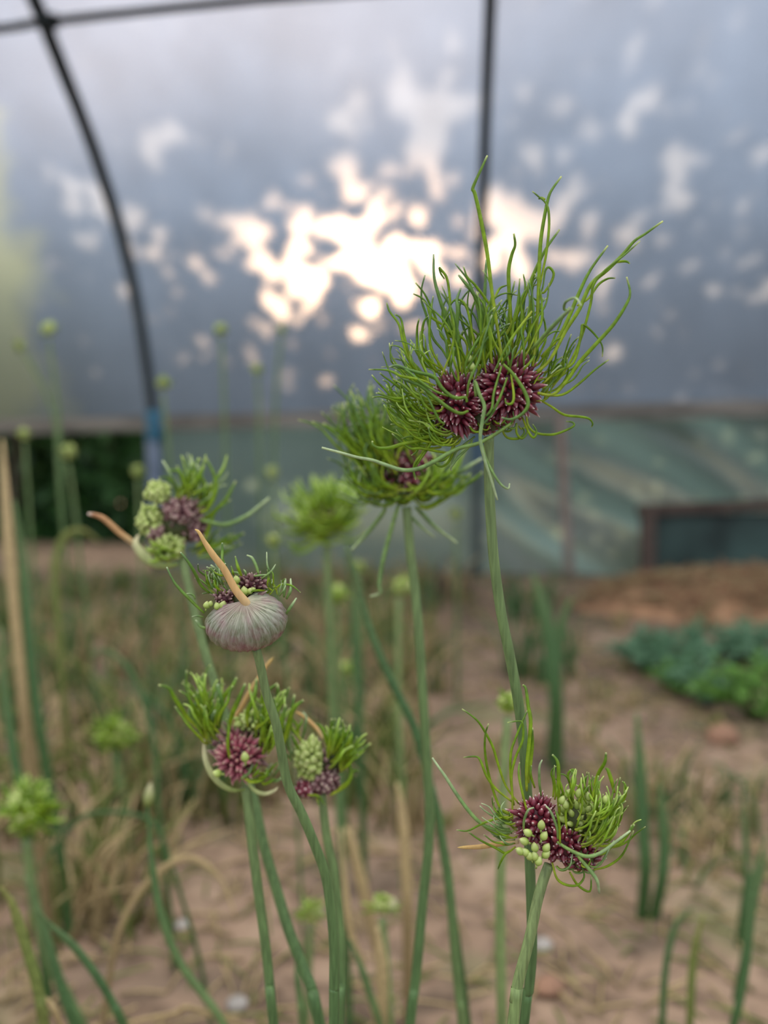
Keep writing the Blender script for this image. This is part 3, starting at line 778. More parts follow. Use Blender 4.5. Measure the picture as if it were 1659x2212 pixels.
# ================================================================== 2. lower right garlic head
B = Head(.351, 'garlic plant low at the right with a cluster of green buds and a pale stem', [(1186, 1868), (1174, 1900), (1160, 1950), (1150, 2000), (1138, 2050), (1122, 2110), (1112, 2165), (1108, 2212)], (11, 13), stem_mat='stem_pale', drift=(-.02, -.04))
B.clusters([(1160, 1772, 0, 50, 58, 46, 130, 6.6, 'purple', 'core_purple'), (1212, 1822, -4, 52, 50, 44, 110, 6.6, 'purple', 'core_purple'), (1258, 1852, -10, 42, 34, 38, 70, 6, 'purple', 'core'),
            (1255, 1775, -18, 62, 56, 50, 70, 7, 'bud', 'core')])
B.many('2', """580,890 520,850 460,680 430,520 430,400 450,330
640,830 560,720 510,580 480,480 440,400 390,320 340,275 285,237
600,820 500,740 440,660 400,560 370,535 295,540
*b590,1000 480,990 400,950 330,880 250,770 180,660 130,590 98,542
600,930 600,770 595,650 620,540 665,430 665,330 640,312 570,322
610,840 590,680 590,520 620,420 670,300 695,245
*700,700 720,520 725,430 725,355
*690,750 690,600 715,330 700,220 685,110 665,85
590,910 520,920 450,940 400,960 320,1000 250,995
620,1100 560,1140 500,1110 400,1060 320,1005
600,1120 560,1140 530,1190 510,1240
740,730 715,650 720,590
690,870 660,750 640,640 645,570
b780,780 770,700 770,600 787,555
*895,900 890,780 890,620 880,560 850,522
940,860 900,700 870,675
940,1000 935,880 960,780 960,740
1000,780 960,700 950,640 985,615 960,660
1010,740 1040,690 1070,655
*1110,730 1140,640 1180,570 1187,510
*1140,900 1120,800 1130,720 1145,690
*1240,760 1220,680 1200,620 1185,610
*1150,950 1210,860 1280,775
1210,900 1300,800 1310,720 1290,690
*1180,1100 1270,1080 1330,1010 1365,960
850,1200 880,1300 940,1340 1010,1340 1050,1290 1040,1230
960,1260 1010,1340 1085,1380 1095,1290
1110,1245 1200,1220 1290,1150 1360,1000""")
B.many('2', """*b880,1070 960,1120 1060,1160 1150,1140 1260,1060 1340,1000
*b1010,1160 1080,1240 1130,1310 1145,1390
b885,1050 880,980 840,880 810,845
b670,990 675,930 700,870 735,855
900,1080 890,930 870,870""", z0=60, z1=70)
B.family(26, (1110, 1790, 10, 40), (150, 215), (35, 80), up=.5, r=1.9, mats=('sprout_blue', 'sprout'), z=(-25, 20), dz=(-20, 20), individual=10)
B.family(70, (1275, 1800, 40, 45), (-25, 60), (50, 110), up=.8, r=2.3, mats=('sprout_bright', 'sprout', 'sprout_bright'), z=(-30, 50), dz=(-30, 30), individual=24)
B.family(26, (1240, 1730, 50, 20), (50, 120), (30, 75), up=.3, r=2.2, mats=('sprout_bright', 'sprout'), z=(-30, 40), dz=(-20, 20), individual=8)
B.family(14, (1240, 1870, 40, 10), (-80, 0), (30, 90), up=1.2, r=2, mats=('sprout_blue', 'sprout'), z=(-30, 20), dz=(-20, 20), individual=4)
for i, (u, v, a) in enumerate([(780, 985, 85), (720, 1020, 150), (700, 1068, 160), (785, 1050, 60), (672, 1135, 150), (745, 1125, 100), (800, 1125, 60), (745, 1180, 100), (700, 1150, 130), (755, 1210, 70), (720, 1175, 120), (790, 1160, 40)]):
    B.bud(900 + u / 2.902, 1450 + v / 2.902 + 2, 50, 21, 8.5, a)
for (u, v) in ((1010, 780), (940, 780), (1080, 800), (900, 820), (935, 850), (1180, 820)):
    B.bud(900 + u / 2.902, 1450 + v / 2.902 + 4, 28, 20, 8, R.uniform(60, 120))
B.sprout(pts2('2', '640,1070 560,1078 500,1085 400,1100 330,1103 255,1105'), r=5.5, mat='beak', z0=-20, z1=-10, name='spathe_beak', label='tan dried beak', tip=.1)

# ================================================================== 3. garlic head in its papery pouch
C = Head(.366, 'garlic plant with a papery white-violet pouch and a long tan beak', [(553, 1400), (563, 1440), (576, 1500), (596, 1562), (609, 1630), (622, 1695), (654, 1762), (680, 1825), (703, 1890), (716, 1972), (722, 2053), (722, 2130), (722, 2212)], (9.5, 13), d_base=.40)
C.clusters([(543, 1262, 8, 40, 24, 34, 70, 4.6, 'mauve', 'core_purple'), (485, 1296, 12, 26, 24, 26, 46, 4.6, 'mauve', 'core_purple'), (525, 1300, -6, 66, 34, 44, 60, 6, 'mauve', 'core')])
def pouch():
    ox, oy, k = CROP['6']
    cx, cy = ox + 838 / k, oy + 1232 / k
    rx, ry, rz = 480 / k, 352 / k, 400 / k
    # pole (gather) in unit ellipsoid space: slightly left, up, towards the viewer
    pole = Vector((.03, .62, .79)).normalized()          # x right, y up, z viewer
    e1 = Vector((1, 0, 0)); e1 = (e1 - pole * e1.dot(pole)).normalized(); e2 = pole.cross(e1)
    if e2.y < 0: e2 = -e2
    nph, nth = 160, 34
    vs, fs, ts, an = [], [], [], []
    for i in range(nph + 1):
        ph = math.radians(62) - math.radians(258) * i / nph     # sweep the long way round the bottom
        edge = min(1, min(i, nph - i) / 16)
        thmax = math.radians(48 + 82 * edge ** .7 + 6 * math.sin(i * .7))
        for j in range(nth + 1):
            t = j / nth; th = thmax * t
            d = pole * math.cos(th) + (e1 * math.cos(ph) + e2 * math.sin(ph)) * math.sin(th)
            fold = 1 + .018 * math.sin(ph * 26 + math.sin(th * 3) * 2) * math.sin(min(th, 1.5)) + .01 * math.sin(ph * 61 + 1)
            pinch = 1 + .10 * math.exp(-(th / .22) ** 2)
            q = Vector((d.x * rx, d.y * ry, d.z * rz)) * fold * pinch
            ca, sa = math.cos(math.radians(9)), math.sin(math.radians(9)); q = Vector((q.x * ca - q.y * sa, q.x * sa + q.y * ca, q.z))
            vs.append(C.X(cx + q.x, cy - q.y, q.z)); ts.append(t); an.append(ph * 1.0)
    for i in range(nph):
        for j in range(nth):
            fs.append((i * (nth + 1) + j, i * (nth + 1) + j + 1, (i + 1) * (nth + 1) + j + 1, (i + 1) * (nth + 1) + j))
    mb = MB(); mb.add(vs, fs, ts)
    o = mb.build('spathe', M['spathe'], C.root)
    at = o.data.attributes.new('ang', 'FLOAT', 'POINT'); at.data.foreach_set('value', an)
    tag(o, 'papery white-violet pouch with pale veins')
    so_ = o.modifiers.new('thickness', 'SOLIDIFY'); so_.thickness = .0003; so_.offset = -1
    # beak: ribbed cone from the gather to the tip
    pz = rz * pole.z * 1.1; px, py = cx + pole.x * rx * 1.08 - 5.5, cy - pole.y * ry * 1.08 - .5
    path = [(px + 4, py + 9, pz - 6), (px, py - 1, pz + 2), (ox + 712 / k, oy + 850 / k, pz + 5), (ox + 575 / k, oy + 605 / k, pz + 10), (ox + 455 / k, oy + 450 / k, pz + 13), (ox + 345 / k, oy + 285 / k, pz + 14), (ox + 275 / k, oy + 165 / k, pz + 12), (ox + 228 / k, oy + 130 / k, pz + 10)]
    mb = MB(); prof = [(0, 15), (.06, 11), (.12, 9.5), (.35, 8), (.6, 7), (.75, 4.6), (.9, 3), (1, 1)]
    def rad(t):
        for (a, x), (b, y) in zip(prof, prof[1:]):
            if t <= b: return (x + (y - x) * (t - a) / (b - a)) * C.k
        return C.k
    tube(mb, [C.X(*q) for q in path], rad, 12, 5, flat=.8)
    tag(mb.build('spathe_beak', M['beak'], o), 'long tan beak')
pouch()
C.many('6', """*d400,890 300,800 240,680 180,570 110,470 55,405
*d340,1130 240,1040 150,950 90,890 0,790 -60,690 -110,580
b230,960 210,920 160,900 95,910
b330,1180 260,1165 190,1175
*b385,1310 300,1295 260,1240 235,1215
*b520,700 440,640 370,580
*b560,680 480,610 415,555
*d550,520 555,400 553,290
d600,620 570,520 560,430
*b990,670 960,570 910,470 850,440
b1100,690 1120,650 1090,550 1085,400
b1020,720 1130,640 1190,550
b920,690 1000,680 1110,670
*b1290,940 1300,800 1310,720
*b1320,960 1370,850 1370,720
1200,830 1260,790 1380,800 1490,885
*b1310,1150 1370,1060 1440,950
1200,860 1150,770 1120,745
*790,700 740,580 710,455
*d650,680 600,600 590,540
690,680 680,640 660,570
b750,700 750,655 690,645 640,670
530,870 470,800 450,740
b530,760 440,690 430,660
b840,690 830,640 810,610
1150,860 1060,800 980,780 900,760
1060,860 960,860 880,880""", r=2.2)
C.family(26, (480, 1268, 30, 25), (95, 170), (20, 60), up=.4, r=1.9, mats=('sprout_blue', 'sprout_dark', 'sprout'), z=(-20, 20), dz=(-10, 10), individual=10)
C.family(12, (590, 1275, 25, 15), (40, 110), (15, 40), up=.3, r=1.9, mats=('sprout_blue', 'sprout'), z=(-20, 20), dz=(-10, 10), individual=4)
for (u, v, r_, a) in ((360, 1075, 7.5, 80), (400, 1050, 6, 70), (545, 1085, 9, 70), (510, 1090, 8, 110), (730, 780, 8.5, 100), (820, 920, 9.5, 95), (865, 900, 7, 60), (745, 860, 8, 120), (900, 860, 5, 30)):
    C.bud(380 + u / 5.53, 1120 + v / 5.53, 34, r_ * 2.2, r_, a)

# ================================================================== 4./6. heads behind the pouch
D = Head(.44, 'garlic plant with pink bulbils and a split creamy spathe, below the papery pouch', pts2('s', '530,1700 535,1730 545,1823 557,1918 573,2037 582,2120 591,2212'), (11, 10.5), drift=(.0, .03))
D.clusters([(517, 1635, 6, 56, 58, 46, 170, 6.2, 'pink', 'core_purple'), (545, 1560, 0, 44, 26, 36, 60, 7, 'bud', 'core'), (520, 1620, -14, 74, 62, 44, 40, 6, 'mauve', 'core')])
D.many('5', """*340,400 340,280 420,180 460,100
*b140,560 40,420 110,320 120,220 150,150
*130,560 30,470 -30,380 -100,270 -150,190 -240,165
*180,640 150,480 150,330 155,200
*d260,620 310,480 330,340 310,240 290,160
*200,700 130,500 125,380
*b250,560 240,440 300,380
*380,600 420,430 480,290 540,150
*560,540 560,400 620,260 640,110
*640,560 700,380 700,250 830,150
*760,640 790,500 830,330 830,160
*820,680 860,540 900,340
*850,720 930,560 980,250
*860,760 960,400 1060,300
400,820 380,700 390,560 370,470""", r=3.2)
D.family(44, (455, 1570, 22, 45), (70, 140), (50, 120), up=.4, r=3, mats=('sprout_bright', 'sprout'), z=(-30, 40), dz=(-30, 30), individual=12)
D.family(46, (570, 1590, 20, 45), (30, 110), (40, 95), up=.5, r=3, mats=('sprout_bright', 'sprout'), z=(-30, 40), dz=(-30, 30), individual=12)
D.family(16, (560, 1680, 50, 14), (-40, 60), (20, 60), up=.6, r=3, mats=('sprout', 'sprout_blue'), z=(-10, 40), dz=(-20, 20), individual=6)
def crescent(Hd, crop, txt, wid, z, mat='spathe_pale', name='spathe', label='creamy curled spathe'):
    pp = pts2(crop, txt); ws = [Hd.X(x, y, z + 14 * math.sin(math.pi * i / (len(pp) - 1))) for i, (x, y) in enumerate(pp)]
    mb = MB(); tube(mb, ws, lambda t: wid * Hd.k * (.15 + math.sin(math.pi * min(1, t * .9 + .05))), 10, 4, flat=.35)
    return tag(mb.build(name, M[mat], Hd.root), label)
crescent(D, '5', '540,1100 440,1110 340,1070 250,980 190,860 170,740 175,650', 6, 10)
crescent(D, '5', '540,960 570,1050 640,1120 720,1140 800,1110 830,1080', 4, 30)
D.sprout(pts2('5', '400,620 430,480 490,390 560,260 640,130 740,-20 790,-80'), r=5, mat='beak', z0=-25, z1=-20, name='spathe_beak', label='straw-coloured dried beak', tip=.2)
D.bud(530, 1645, 62, 22, 9, 95); D.bud(478, 1672, 50, 20, 9, 170)

E = Head(.45, 'garlic plant with pale green beads over dark bulbils, right of the pink-headed one', pts2('s', '696,1715 698,1745 706,1809 719,1874 729,1956 735,2037 735,2120 731,2212'), (8.5, 13), drift=(.0, .05))
E.clusters([(668, 1640, 12, 36, 52, 36, 90, 8.5, 'bud', 'core'), (660, 1706, 4, 24, 22, 24, 40, 7.5, 'purple', 'core_purple'), (705, 1690, 8, 34, 32, 30, 60, 7.5, 'mauve', 'core_purple'), (700, 1650, -8, 50, 48, 40, 30, 7, 'mauve', 'core')])
E.family(40, (728, 1640, 26, 34), (10, 110), (30, 85), up=.4, r=3.4, mats=('sprout_bright', 'sprout'), z=(-30, 40), dz=(-20, 20), individual=18)
E.family(14, (640, 1620, 20, 40), (70, 140), (30, 90), up=.3, r=3, mats=('sprout', 'sprout_blue'), z=(-30, 20), dz=(-20, 20), individual=6)
E.many('5', """*1340,740 1360,650 1400,550
*1360,760 1390,670 1440,570
*1420,840 1480,810 1550,790
*1380,1090 1470,1020 1500,940 1555,930
1100,1150 1190,1160 1250,1240
*1300,1150 1420,1080 1480,1000 1480,900 1430,860
1180,1180 1200,1250""", r=2.8)
E.sprout(pts2('5', '1240,650 1180,560 1100,480 1050,440 990,405'), r=4.5, mat='beak', z0=-10, z1=-20, name='spathe_beak', label='tan curved beak', tip=.3)

G = Head(.51, 'garlic plant at the left with a brown-tipped open spathe and mauve bulbils', pts2('s', '395,1205 402,1240 415,1300 432,1370 452,1440 478,1520 505,1600 525,1665 549,1731 569,1823 600,1930 624,2010 655,2090 674,2140 690,2212'), (9, 12), d_base=.47)
G.clusters([(395, 1105, 8, 50, 34, 36, 90, 7.5, 'mauve', 'core_purple'), (430, 1145, 4, 26, 36, 28, 50, 7.5, 'mauve', 'core_purple'), (335, 1152, 4, 24, 22, 22, 40, 7.5, 'mauve', 'core'),
            (340, 1065, 0, 32, 28, 28, 60, 7.5, 'bud', 'core'), (325, 1125, -4, 36, 40, 32, 50, 7.5, 'bud', 'core'), (362, 1185, -4, 44, 34, 36, 70, 8, 'bud', 'core'), (380, 1135, -14, 62, 60, 38, 40, 7, 'mauve', 'core')])
G.many('3', """*700,400 740,390 790,280 780,180 730,80
*720,440 760,420 850,330 910,220
*b700,450 740,460 850,480 970,430 1050,370 1110,320
*630,330 630,290 600,220 570,160 500,155
560,300 560,260 500,200 450,200
*690,330 700,260 690,180 690,120
*760,640 850,600 900,560 960,530
*620,300 590,200 560,130
700,600 740,520 790,400 880,330
680,640 760,640 840,640 950,590""", r=3)
G.family(34, (415, 1080, 40, 30), (20, 110), (40, 110), up=.4, r=2.8, mats=('sprout', 'sprout_blue', 'sprout_bright'), z=(-30, 30), dz=(-30, 30), individual=14)
G.family(16, (430, 1190, 24, 16), (-20, 50), (40, 95), up=.4, r=3, mats=('sprout', 'sprout_blue'), z=(-30, 20), dz=(-20, 20), individual=6)
G.family(16, (360, 1190, 36, 20), (-160, -40), (15, 40), up=.8, r=3, mats=('sprout_bright',), z=(0, 30), dz=(-20, 20), individual=6)
crescent(G, '3', '570,715 480,725 400,700 340,640 310,590 330,540', 9, 14)
G.sprout(pts2('3', '350,650 300,590 220,530 130,450 80,425 30,415'), r=6.5, mat='beak_dark', z0=10, z1=0, name='spathe_beak', label='orange-brown dried beak', tip=.6)

# ================================================================== 7. bowl-shaped head behind the tallest
K = Head(.49, 'bowl-shaped bushy garlic plant just behind and left of the tallest one', pts2('s', '878,1095 882,1140 887,1200 897,1280 906,1380 912,1480 918,1580 924,1680 928,1760 924,1850 914,1940 906,2030 896,2130 886,2212'), (10, 11))
K.clusters([(893, 1018, 12, 36, 52, 36, 80, 7.5, 'purple', 'core_purple'), (870, 1010, -6, 70, 56, 48, 90, 7.5, 'purple', 'core'), (845, 990, -4, 50, 44, 44, 60, 7, 'mauve', 'core')])
mm = ('sprout', 'sprout_dark', 'sprout')
K.family(90, (830, 1010, 42, 42), (85, 170), (80, 185), up=.45, r=2.9, mats=mm, z=(-50, 50), dz=(-30, 30), individual=30)
K.family(50, (860, 980, 60, 30), (55, 120), (60, 150), up=.3, r=2.9, mats=mm, z=(-50, 60), dz=(-30, 30), individual=10)
K.family(60, (900, 1050, 50, 30), (-50, 50), (50, 115), up=.7, r=2.9, mats=('sprout', 'sprout_bright', 'sprout'), z=(-40, 50), dz=(-30, 30), individual=16)
K.family(50, (840, 1060, 40, 22), (150, 260), (50, 120), up=.9, r=2.8, mats=('sprout', 'sprout_blue', 'sprout'), z=(-40, 40), dz=(-30, 30), individual=10)
K.family(30, (880, 1075, 40, 10), (-130, -30), (20, 50), up=1.0, r=2.8, mats=('sprout', 'sprout_dark'), z=(-30, 30), dz=(-20, 20), individual=4)
K.many('4', """*b900,880 890,920 790,1050 720,1130 660,1190
*b1000,860 985,910 940,1060 890,1250 860,1440 870,1490 840,1510 795,1522
*b1120,880 1170,930 1270,1030 1420,1140
b1060,900 1090,950 1170,1030 1260,1100
*1150,880 1230,880 1400,770 1540,680 1600,630
1250,760 1350,700 1450,660 1530,680
*b1300,700 1400,650 1500,590 1600,530
*900,700 760,500 640,380 540,330 460,280
*800,500 740,320 690,200 660,60
*860,400 850,250 850,130
*700,560 640,420 610,330 605,150
780,300 700,300 610,325""", r=3)

# ================================================================== 8. blurred head between the left and bowl-shaped ones
Q = Head(.85, 'out-of-focus yellow-green garlic head left of the bowl-shaped one', pts2('s', '706,1170 708,1240 711,1340 715,1440 720,1540 725,1640 733,1740 740,1860'), (8, 9))
Q.clusters([(705, 1112, 0, 50, 46, 44, 60, 9, 'bud', 'core'), (722, 1112, 30, 16, 18, 20, 20, 7, 'mauve', 'core_purple'), (672, 1118, 26, 16, 14, 18, 20, 7, 'mauve', 'core')])
Q.family(130, (705, 1110, 46, 36), (0, 180), (40, 75), up=.3, r=3.6, mats=('sprout_bright', 'sprout', 'sprout_bright'), z=(-30, 40), dz=(-20, 20), individual=12)
Q.family(90, (695, 1130, 50, 24), (150, 390), (40, 100), up=.6, r=3.2, mats=('sprout_bright', 'sprout'), z=(-30, 40), dz=(-20, 20), individual=8)

# ================================================================== smaller blurred heads
def small_head(x, y, r, d, label, stem, mats=('sprout_bright', 'sprout'), beads='bud', n=50, rs=None, sm='stem', pale=False):
    h = Head(d, label, pts2('s', stem), (rs or r * .16, (rs or r * .16) * 1.2), stem_mat=sm)
    h.clusters([(x, y, 0, r * .72, r * .72, r * .72, 50, r * .2, beads, 'core')])
    if n: h.family(n, (x, y, r * .5, r * .5), (-70, 250), (r * .55, r * 1.05), up=.12, r=max(1.6, r * .07), mats=mats, z=(-r * .5, r * .5), dz=(-r * .2, r * .2), individual=6)
    if pale:
        mb = MB(); p = h.X(x + r * .55, y + r * .1, r * .2); drop(mb, p - Vector((0, 0, r * .5 * h.k)), Vector((.1, 0, 1)), r * 1.1 * h.k, r * .42 * h.k, 10)
        tag(mb.build('spathe', M['spathe_pale'], h.root), 'white papery spathe')
    return h
small_head(62, 1752, 66, .82, 'bright green round garlic head at the left edge', '60,1815 66,1900 85,2000 115,2090 150,2160 175,2212', n=110, rs=10)
small_head(248, 1588, 46, 1.25, 'bright green blurred garlic head below the left spathe, on its own', '250,1625 262,1700 275,1800 285,1900', n=80, rs=9)
h = small_head(828, 1955, 34, .72, 'lime green budding garlic head with a white flap near the bottom centre', '826,1985 832,2050 838,2130 842,2212', n=20, rs=8, sm='stem_pale', pale=True)
small_head(672, 1968, 30, .85, 'lime green blurred head behind the crossing stems, bottom left of centre', '672,1995 668,2080 664,2160 660,2212', n=30, rs=7, pale=True)
small_head(1098, 1520, 36, .62, 'round pale green head peeking out behind the tallest stem', '1097,1550 1090,1650 1084,1800 1080,2000 1084,2212', n=14, rs=10, sm='stem_pale')
small_head(745, 1445, 19, 1.3, 'tiny green head on a thin stem behind the middle', '745,1460 742,1500 742,1600', n=30, rs=3.5)
small_head(728, 1287, 30, 1.2, 'faint yellow-green head directly under the out-of-focus one', '728,1305 730,1400 735,1500', n=30, rs=5)
small_head(868, 1268, 28, 1.1, 'pale head with a white cap beside the bowl-shaped plant\'s stem', '862,1290 860,1400 862,1550 866,1640', n=10, rs=6, sm='stem_pale', pale=True)
small_head(775, 1225, 16, 1.5, 'faint green dot of a head above the pale capped one', '775,1240 778,1300 780,1400', n=16, rs=4)
far = [(105, 712, 22, 1.7, 'highest far garlic head at the left, olive and brown', '106,735 118,820 128,920 135,1100'),
       (42, 748, 15, 1.9, 'small olive head at the far left edge of the polythene', '50,760 95,840 120,920 128,1050'),
       (477, 714, 18, 1.7, 'small olive head against the polythene, left of the sunlit patch', '478,730 482,820 486,950 490,1100'),
       (608, 714, 12, 2.1, 'tiny olive head below the sunlit patch', '608,725 600,800 594,900 590,1050'),
       (555, 800, 16, 2.0, 'faint buff head hanging between two olive heads', '556,815 560,900 563,1050'),
       (353, 830, 20, 1.5, 'buff head in front of the left hoop', '352,850 362,950 368,1050'),
       (147, 978, 24, 1.5, 'pale olive head in front of the dark hedge', '148,1000 160,1080 172,1200'),
       (52, 940, 18, 1.7, 'pale olive head on the left rail board', '53,955 60,1050 70,1200'),
       (588, 1022, 18, 1.9, 'faint olive head under the rail, left of the bushy plant', '588,1040 590,1100 594,1200'),
       (985, 1112, 18, 1.9, 'faint tan head between the two main stems', '985,1128 985,1200 987,1290'),
       (298, 1020, 18, 1.8, 'dim olive head at the right edge of the dark hedge', '298,1036 302,1150 306,1260'),
       (735, 892, 18, 1.7, 'faint brown head just above the rail beside the bushy plant', '736,908 742,1000 748,1100'),
       (590, 1170, 20, .95, 'cream bud left of the out-of-focus yellow-green head', '590,1188 600,1260 610,1360')]
for (x, y, r, d, lab, st) in far:
    small_head(x, y, r, d, lab, st, n=12, rs=3.2, mats=('sprout', 'leaf_olive'), beads='bud')

# ------------------------------------------------------------------ single leaves and stalks out of focus
def blade(name, label, cat, crop, txt, d, w, mat, d_base=None, flat=.3, group=None):
    ws = stem_world(pts2(crop, txt), d, d_base)
    k = d / F
    mb = MB(); org = Vector((ws[-1].x, ws[-1].y, 0))
    tube(mb, [p for p in ws], lambda t: w * k * (.25 + .75 * min(1, t * 4)), 8, 4, flat=flat)
    mb.t = [1 - t for t in mb.t]
    o = mb.build(name, M[mat]); tag(o, label, cat, group)
    o.data.transform(__import__('mathutils').Matrix.Translation(-org)); o.location = org
    return o
blade('garlic_leaf', 'long blue-green leaf slanting down from the centre to the middle stem', 'leaf', 's', '745,1180 765,1230 790,1330 822,1420 860,1500 892,1565 915,1640 935,1720 952,1800', .62, 9, 'leaf')
blade('garlic_shoot', 'soft green stem right of the middle stem at the bottom', 'shoot', 's', '938,1700 955,1800 966,1880 975,1960 983,2060 992,2150 998,2212', .58, 10, 'stem', flat=1)
blade('garlic_leaf', 'pale leaf arching out of the bottom left corner', 'leaf', 's', '75,1960 110,2000 160,2045 210,2110 245,2170 265,2212', .6, 10, 'leaf')
blade('garlic_leaf', 'broad green leaf curving down the bottom left edge', 'leaf', 's', '0,1915 25,1950 45,2010 70,2090 85,2150 95,2212', .58, 13, 'leaf_olive')
blade('garlic_leaf', 'dark narrow leaf beside the bright green head\'s stem', 'leaf', 's', '55,1890 80,1960 110,2060 135,2140 160,2212', .7, 12, 'leaf')
bs = blade('garlic_shoot', 'sloping green stem topped by a white bud, left of the crossing stems', 'shoot', 's', '318,1735 325,1830 338,1930 362,2020 395,2090 440,2150 482,2212', .62, 9, 'stem', flat=1)
mb = MB(); q = P(318, 1742, .62); drop(mb, q, P(326, 1690, .62) - q, (P(326, 1690, .62) - q).length, 11 * .62 / F, 10)
tag(mb.build('bud', M['spathe_pale'], bs), 'whitish papery bud')
blade('garlic_leaf', 'thin pale leaf arching right below the left green head', 'leaf', 's', '70,1900 110,1840 170,1770 225,1755 300,1762 340,1790 380,1900', .85, 5, 'leaf')
blade('garlic_leaf', 'thin blue-green leaf arching through the weeds at the left', 'leaf', 's', '190,1420 230,1405 280,1450 315,1530 335,1640 345,1760', .95, 6, 'leaf')
blade('garlic_leaf', 'faint leaf bending over in front of the dark hedge', 'leaf', 's', '215,1170 175,1145 135,1165 118,1230 125,1330 135,1480', 1.3, 8, 'leaf_olive')
blade('dry_stalk', 'tan stalk arching over beside the bare soil at the bottom left', 'stalk', 's', '510,1985 480,1905 435,1862 390,1855 330,1895 280,1960 250,2040', .8, 7, 'dry')
blade('dry_stalk', 'dry brown stalk standing at the far left edge', 'stalk', 's', '5,950 10,1040 20,1180 32,1320 45,1450 55,1560', 1.0, 13, 'dry', flat=.8)
blade('garlic_leaf', 'grey-green leaf standing next to the brown stalk at the left edge', 'leaf', 's', '30,1080 48,1200 60,1350 75,1500 90,1600', 1.0, 12, 'leaf')
blade('garlic_shoot', 'blue-green stem running down the left edge', 'shoot', 's', '0,1350 10,1480 25,1600 45,1720 60,1850', .9, 11, 'leaf', flat=1)
blade('dry_stalk', 'hooked straw stalk near the bottom centre, bent at its top', 'stalk', 'g', '480,920 530,890 580,920 620,1020 660,1180 700,1330 740,1500 790,1700', .85, 13, 'dry')
blade('dry_stalk', 'upright straw stalk left of the middle stem', 'stalk', 's', '858,1690 868,1750 874,1820 878,1900 880,1960', .85, 12, 'dry')
blade('dry_stalk', 'straw stalk below the lime green budding head', 'stalk', 's', '815,2000 822,2060 826,2130 824,2212', .7, 13, 'dry')
blade('dry_stalk', 'pale straw stalk leaning left at the bottom centre', 'stalk', 's', '735,1790 745,1900 755,2000 790,2120 815,2212', .75, 8, 'dry')
blade('dry_stalk', 'thin tan stalk crossing the bottom edge at the left', 'stalk', 's', '230,2230 300,2205 380,2190 430,2182', .75, 6, 'dry')
blade('dry_stalk', 'orange-tan leaf tip low in the bottom left corner', 'stalk', 's', '80,2140 110,2170 130,2212', .6, 7, 'dry')
blade('garlic_leaf', 'green leaf rising at the bottom right edge', 'leaf', 's', '1659,1840 1640,1900 1622,1980 1612,2080 1600,2150 1585,2212', .75, 10, 'leaf')
blade('garlic_leaf', 'shorter leaf directly behind the one at the bottom right edge', 'leaf', 's', '1659,1800 1632,1880 1615,1950 1612,2040', .9, 9, 'leaf')
blade('garlic_leaf', 'grey-green curved leaf at the lower right, left of the edge leaves', 'leaf', 's', '1500,1960 1465,1990 1445,2050 1435,2120 1430,2212', .8, 8, 'leaf')
blade('garlic_leaf', 'light green leaf standing between the lower right leaves', 'leaf', 's', '1520,1975 1505,2030 1495,2100 1490,2212', .78, 9, 'leaf_olive')
blade('garlic_leaf', 'dark green upright leaf beyond the lower right head', 'leaf', 's', '1375,1540 1380,1620 1385,1700 1390,1800 1395,1870', 1.05, 14, 'leaf')
blade('garlic_leaf', 'shorter dark green leaf right of the upright one', 'leaf', 's', '1425,1690 1432,1760 1435,1840 1430,1900', 1.05, 13, 'leaf')
blade('garlic_leaf', 'soft green leaf in the soil strip right of the tallest stem', 'leaf', 's', '1150,1240 1170,1300 1190,1400 1200,1500', 1.5, 16, 'leaf')
blade('garlic_leaf', 'green leaf fanning right from the soft green one', 'leaf', 's', '1235,1290 1215,1340 1205,1420 1200,1510', 1.55, 12, 'leaf')
blade('garlic_shoot', 'faint stem behind the out-of-focus head, to its right', 'shoot', 's', '770,1230 768,1330 772,1450 778,1600', 1.1, 8, 'leaf', flat=1)
blade('garlic_shoot', 'thin green stem between the crossing stems and the bottom', 'shoot', 's', '640,2060 642,2110 648,2160 652,2212', .62, 7, 'stem', flat=1)
blade('garlic_leaf', 'green leaf running down from the lime green head, leaning left', 'leaf', 's', '755,2030 780,2090 800,2150 820,2212', .68, 8, 'stem')
blade('garlic_shoot', 'thin stem at the right edge above the leaves', 'shoot', 's', '1605,1700 1610,1800 1612,1900', 1.0, 7, 'leaf', flat=1)

# ------------------------------------------------------------------ tufts of weeds and straw on the soil
rr = random.Random(21)
def tuft(x, y, h, n, spread, mats, label, group, name='weed_tuft', cat='weeds', wid=.0032):
    org = Vector((x, y, gz(x, y))); root_mb = MB()
    ms = [M[m] for m in mats]
    for i in range(n):
        a = rr.uniform(0, 6.28); q = spread * math.sqrt(rr.random())
        b = org + Vector((math.cos(a) * q, math.sin(a) * q, -.012))
        lean = Vector((rr.gauss(0, .28), rr.gauss(0, .28), 0)); hh = h * rr.uniform(.45, 1.1)
        mid = b + Vector((0, 0, hh * .6)) + lean * hh * .4
        tip = b + Vector((0, 0, hh * rr.uniform(.7, 1.0))) + lean * hh * rr.uniform(.9, 1.5)
        tube(root_mb, [b, mid, tip], lambda t: wid * rr.uniform(.8, 1.2) * (1 - .75 * t * t), 4, 3, flat=.35, mi=rr.randrange(len(ms)))
    o = root_mb.build(name, ms)
    o.data.transform(__import__('mathutils').Matrix.Translation(-org)); o.location = org
    return tag(o, label, cat, group)
def px_of(x, y):
    v = Vector((x, y, 0)) - CAM; dd = v.dot(FWD)
    return W / 2 + F * v.x / dd, H / 2 - F * v.dot(UP) / dd
n_t = 0
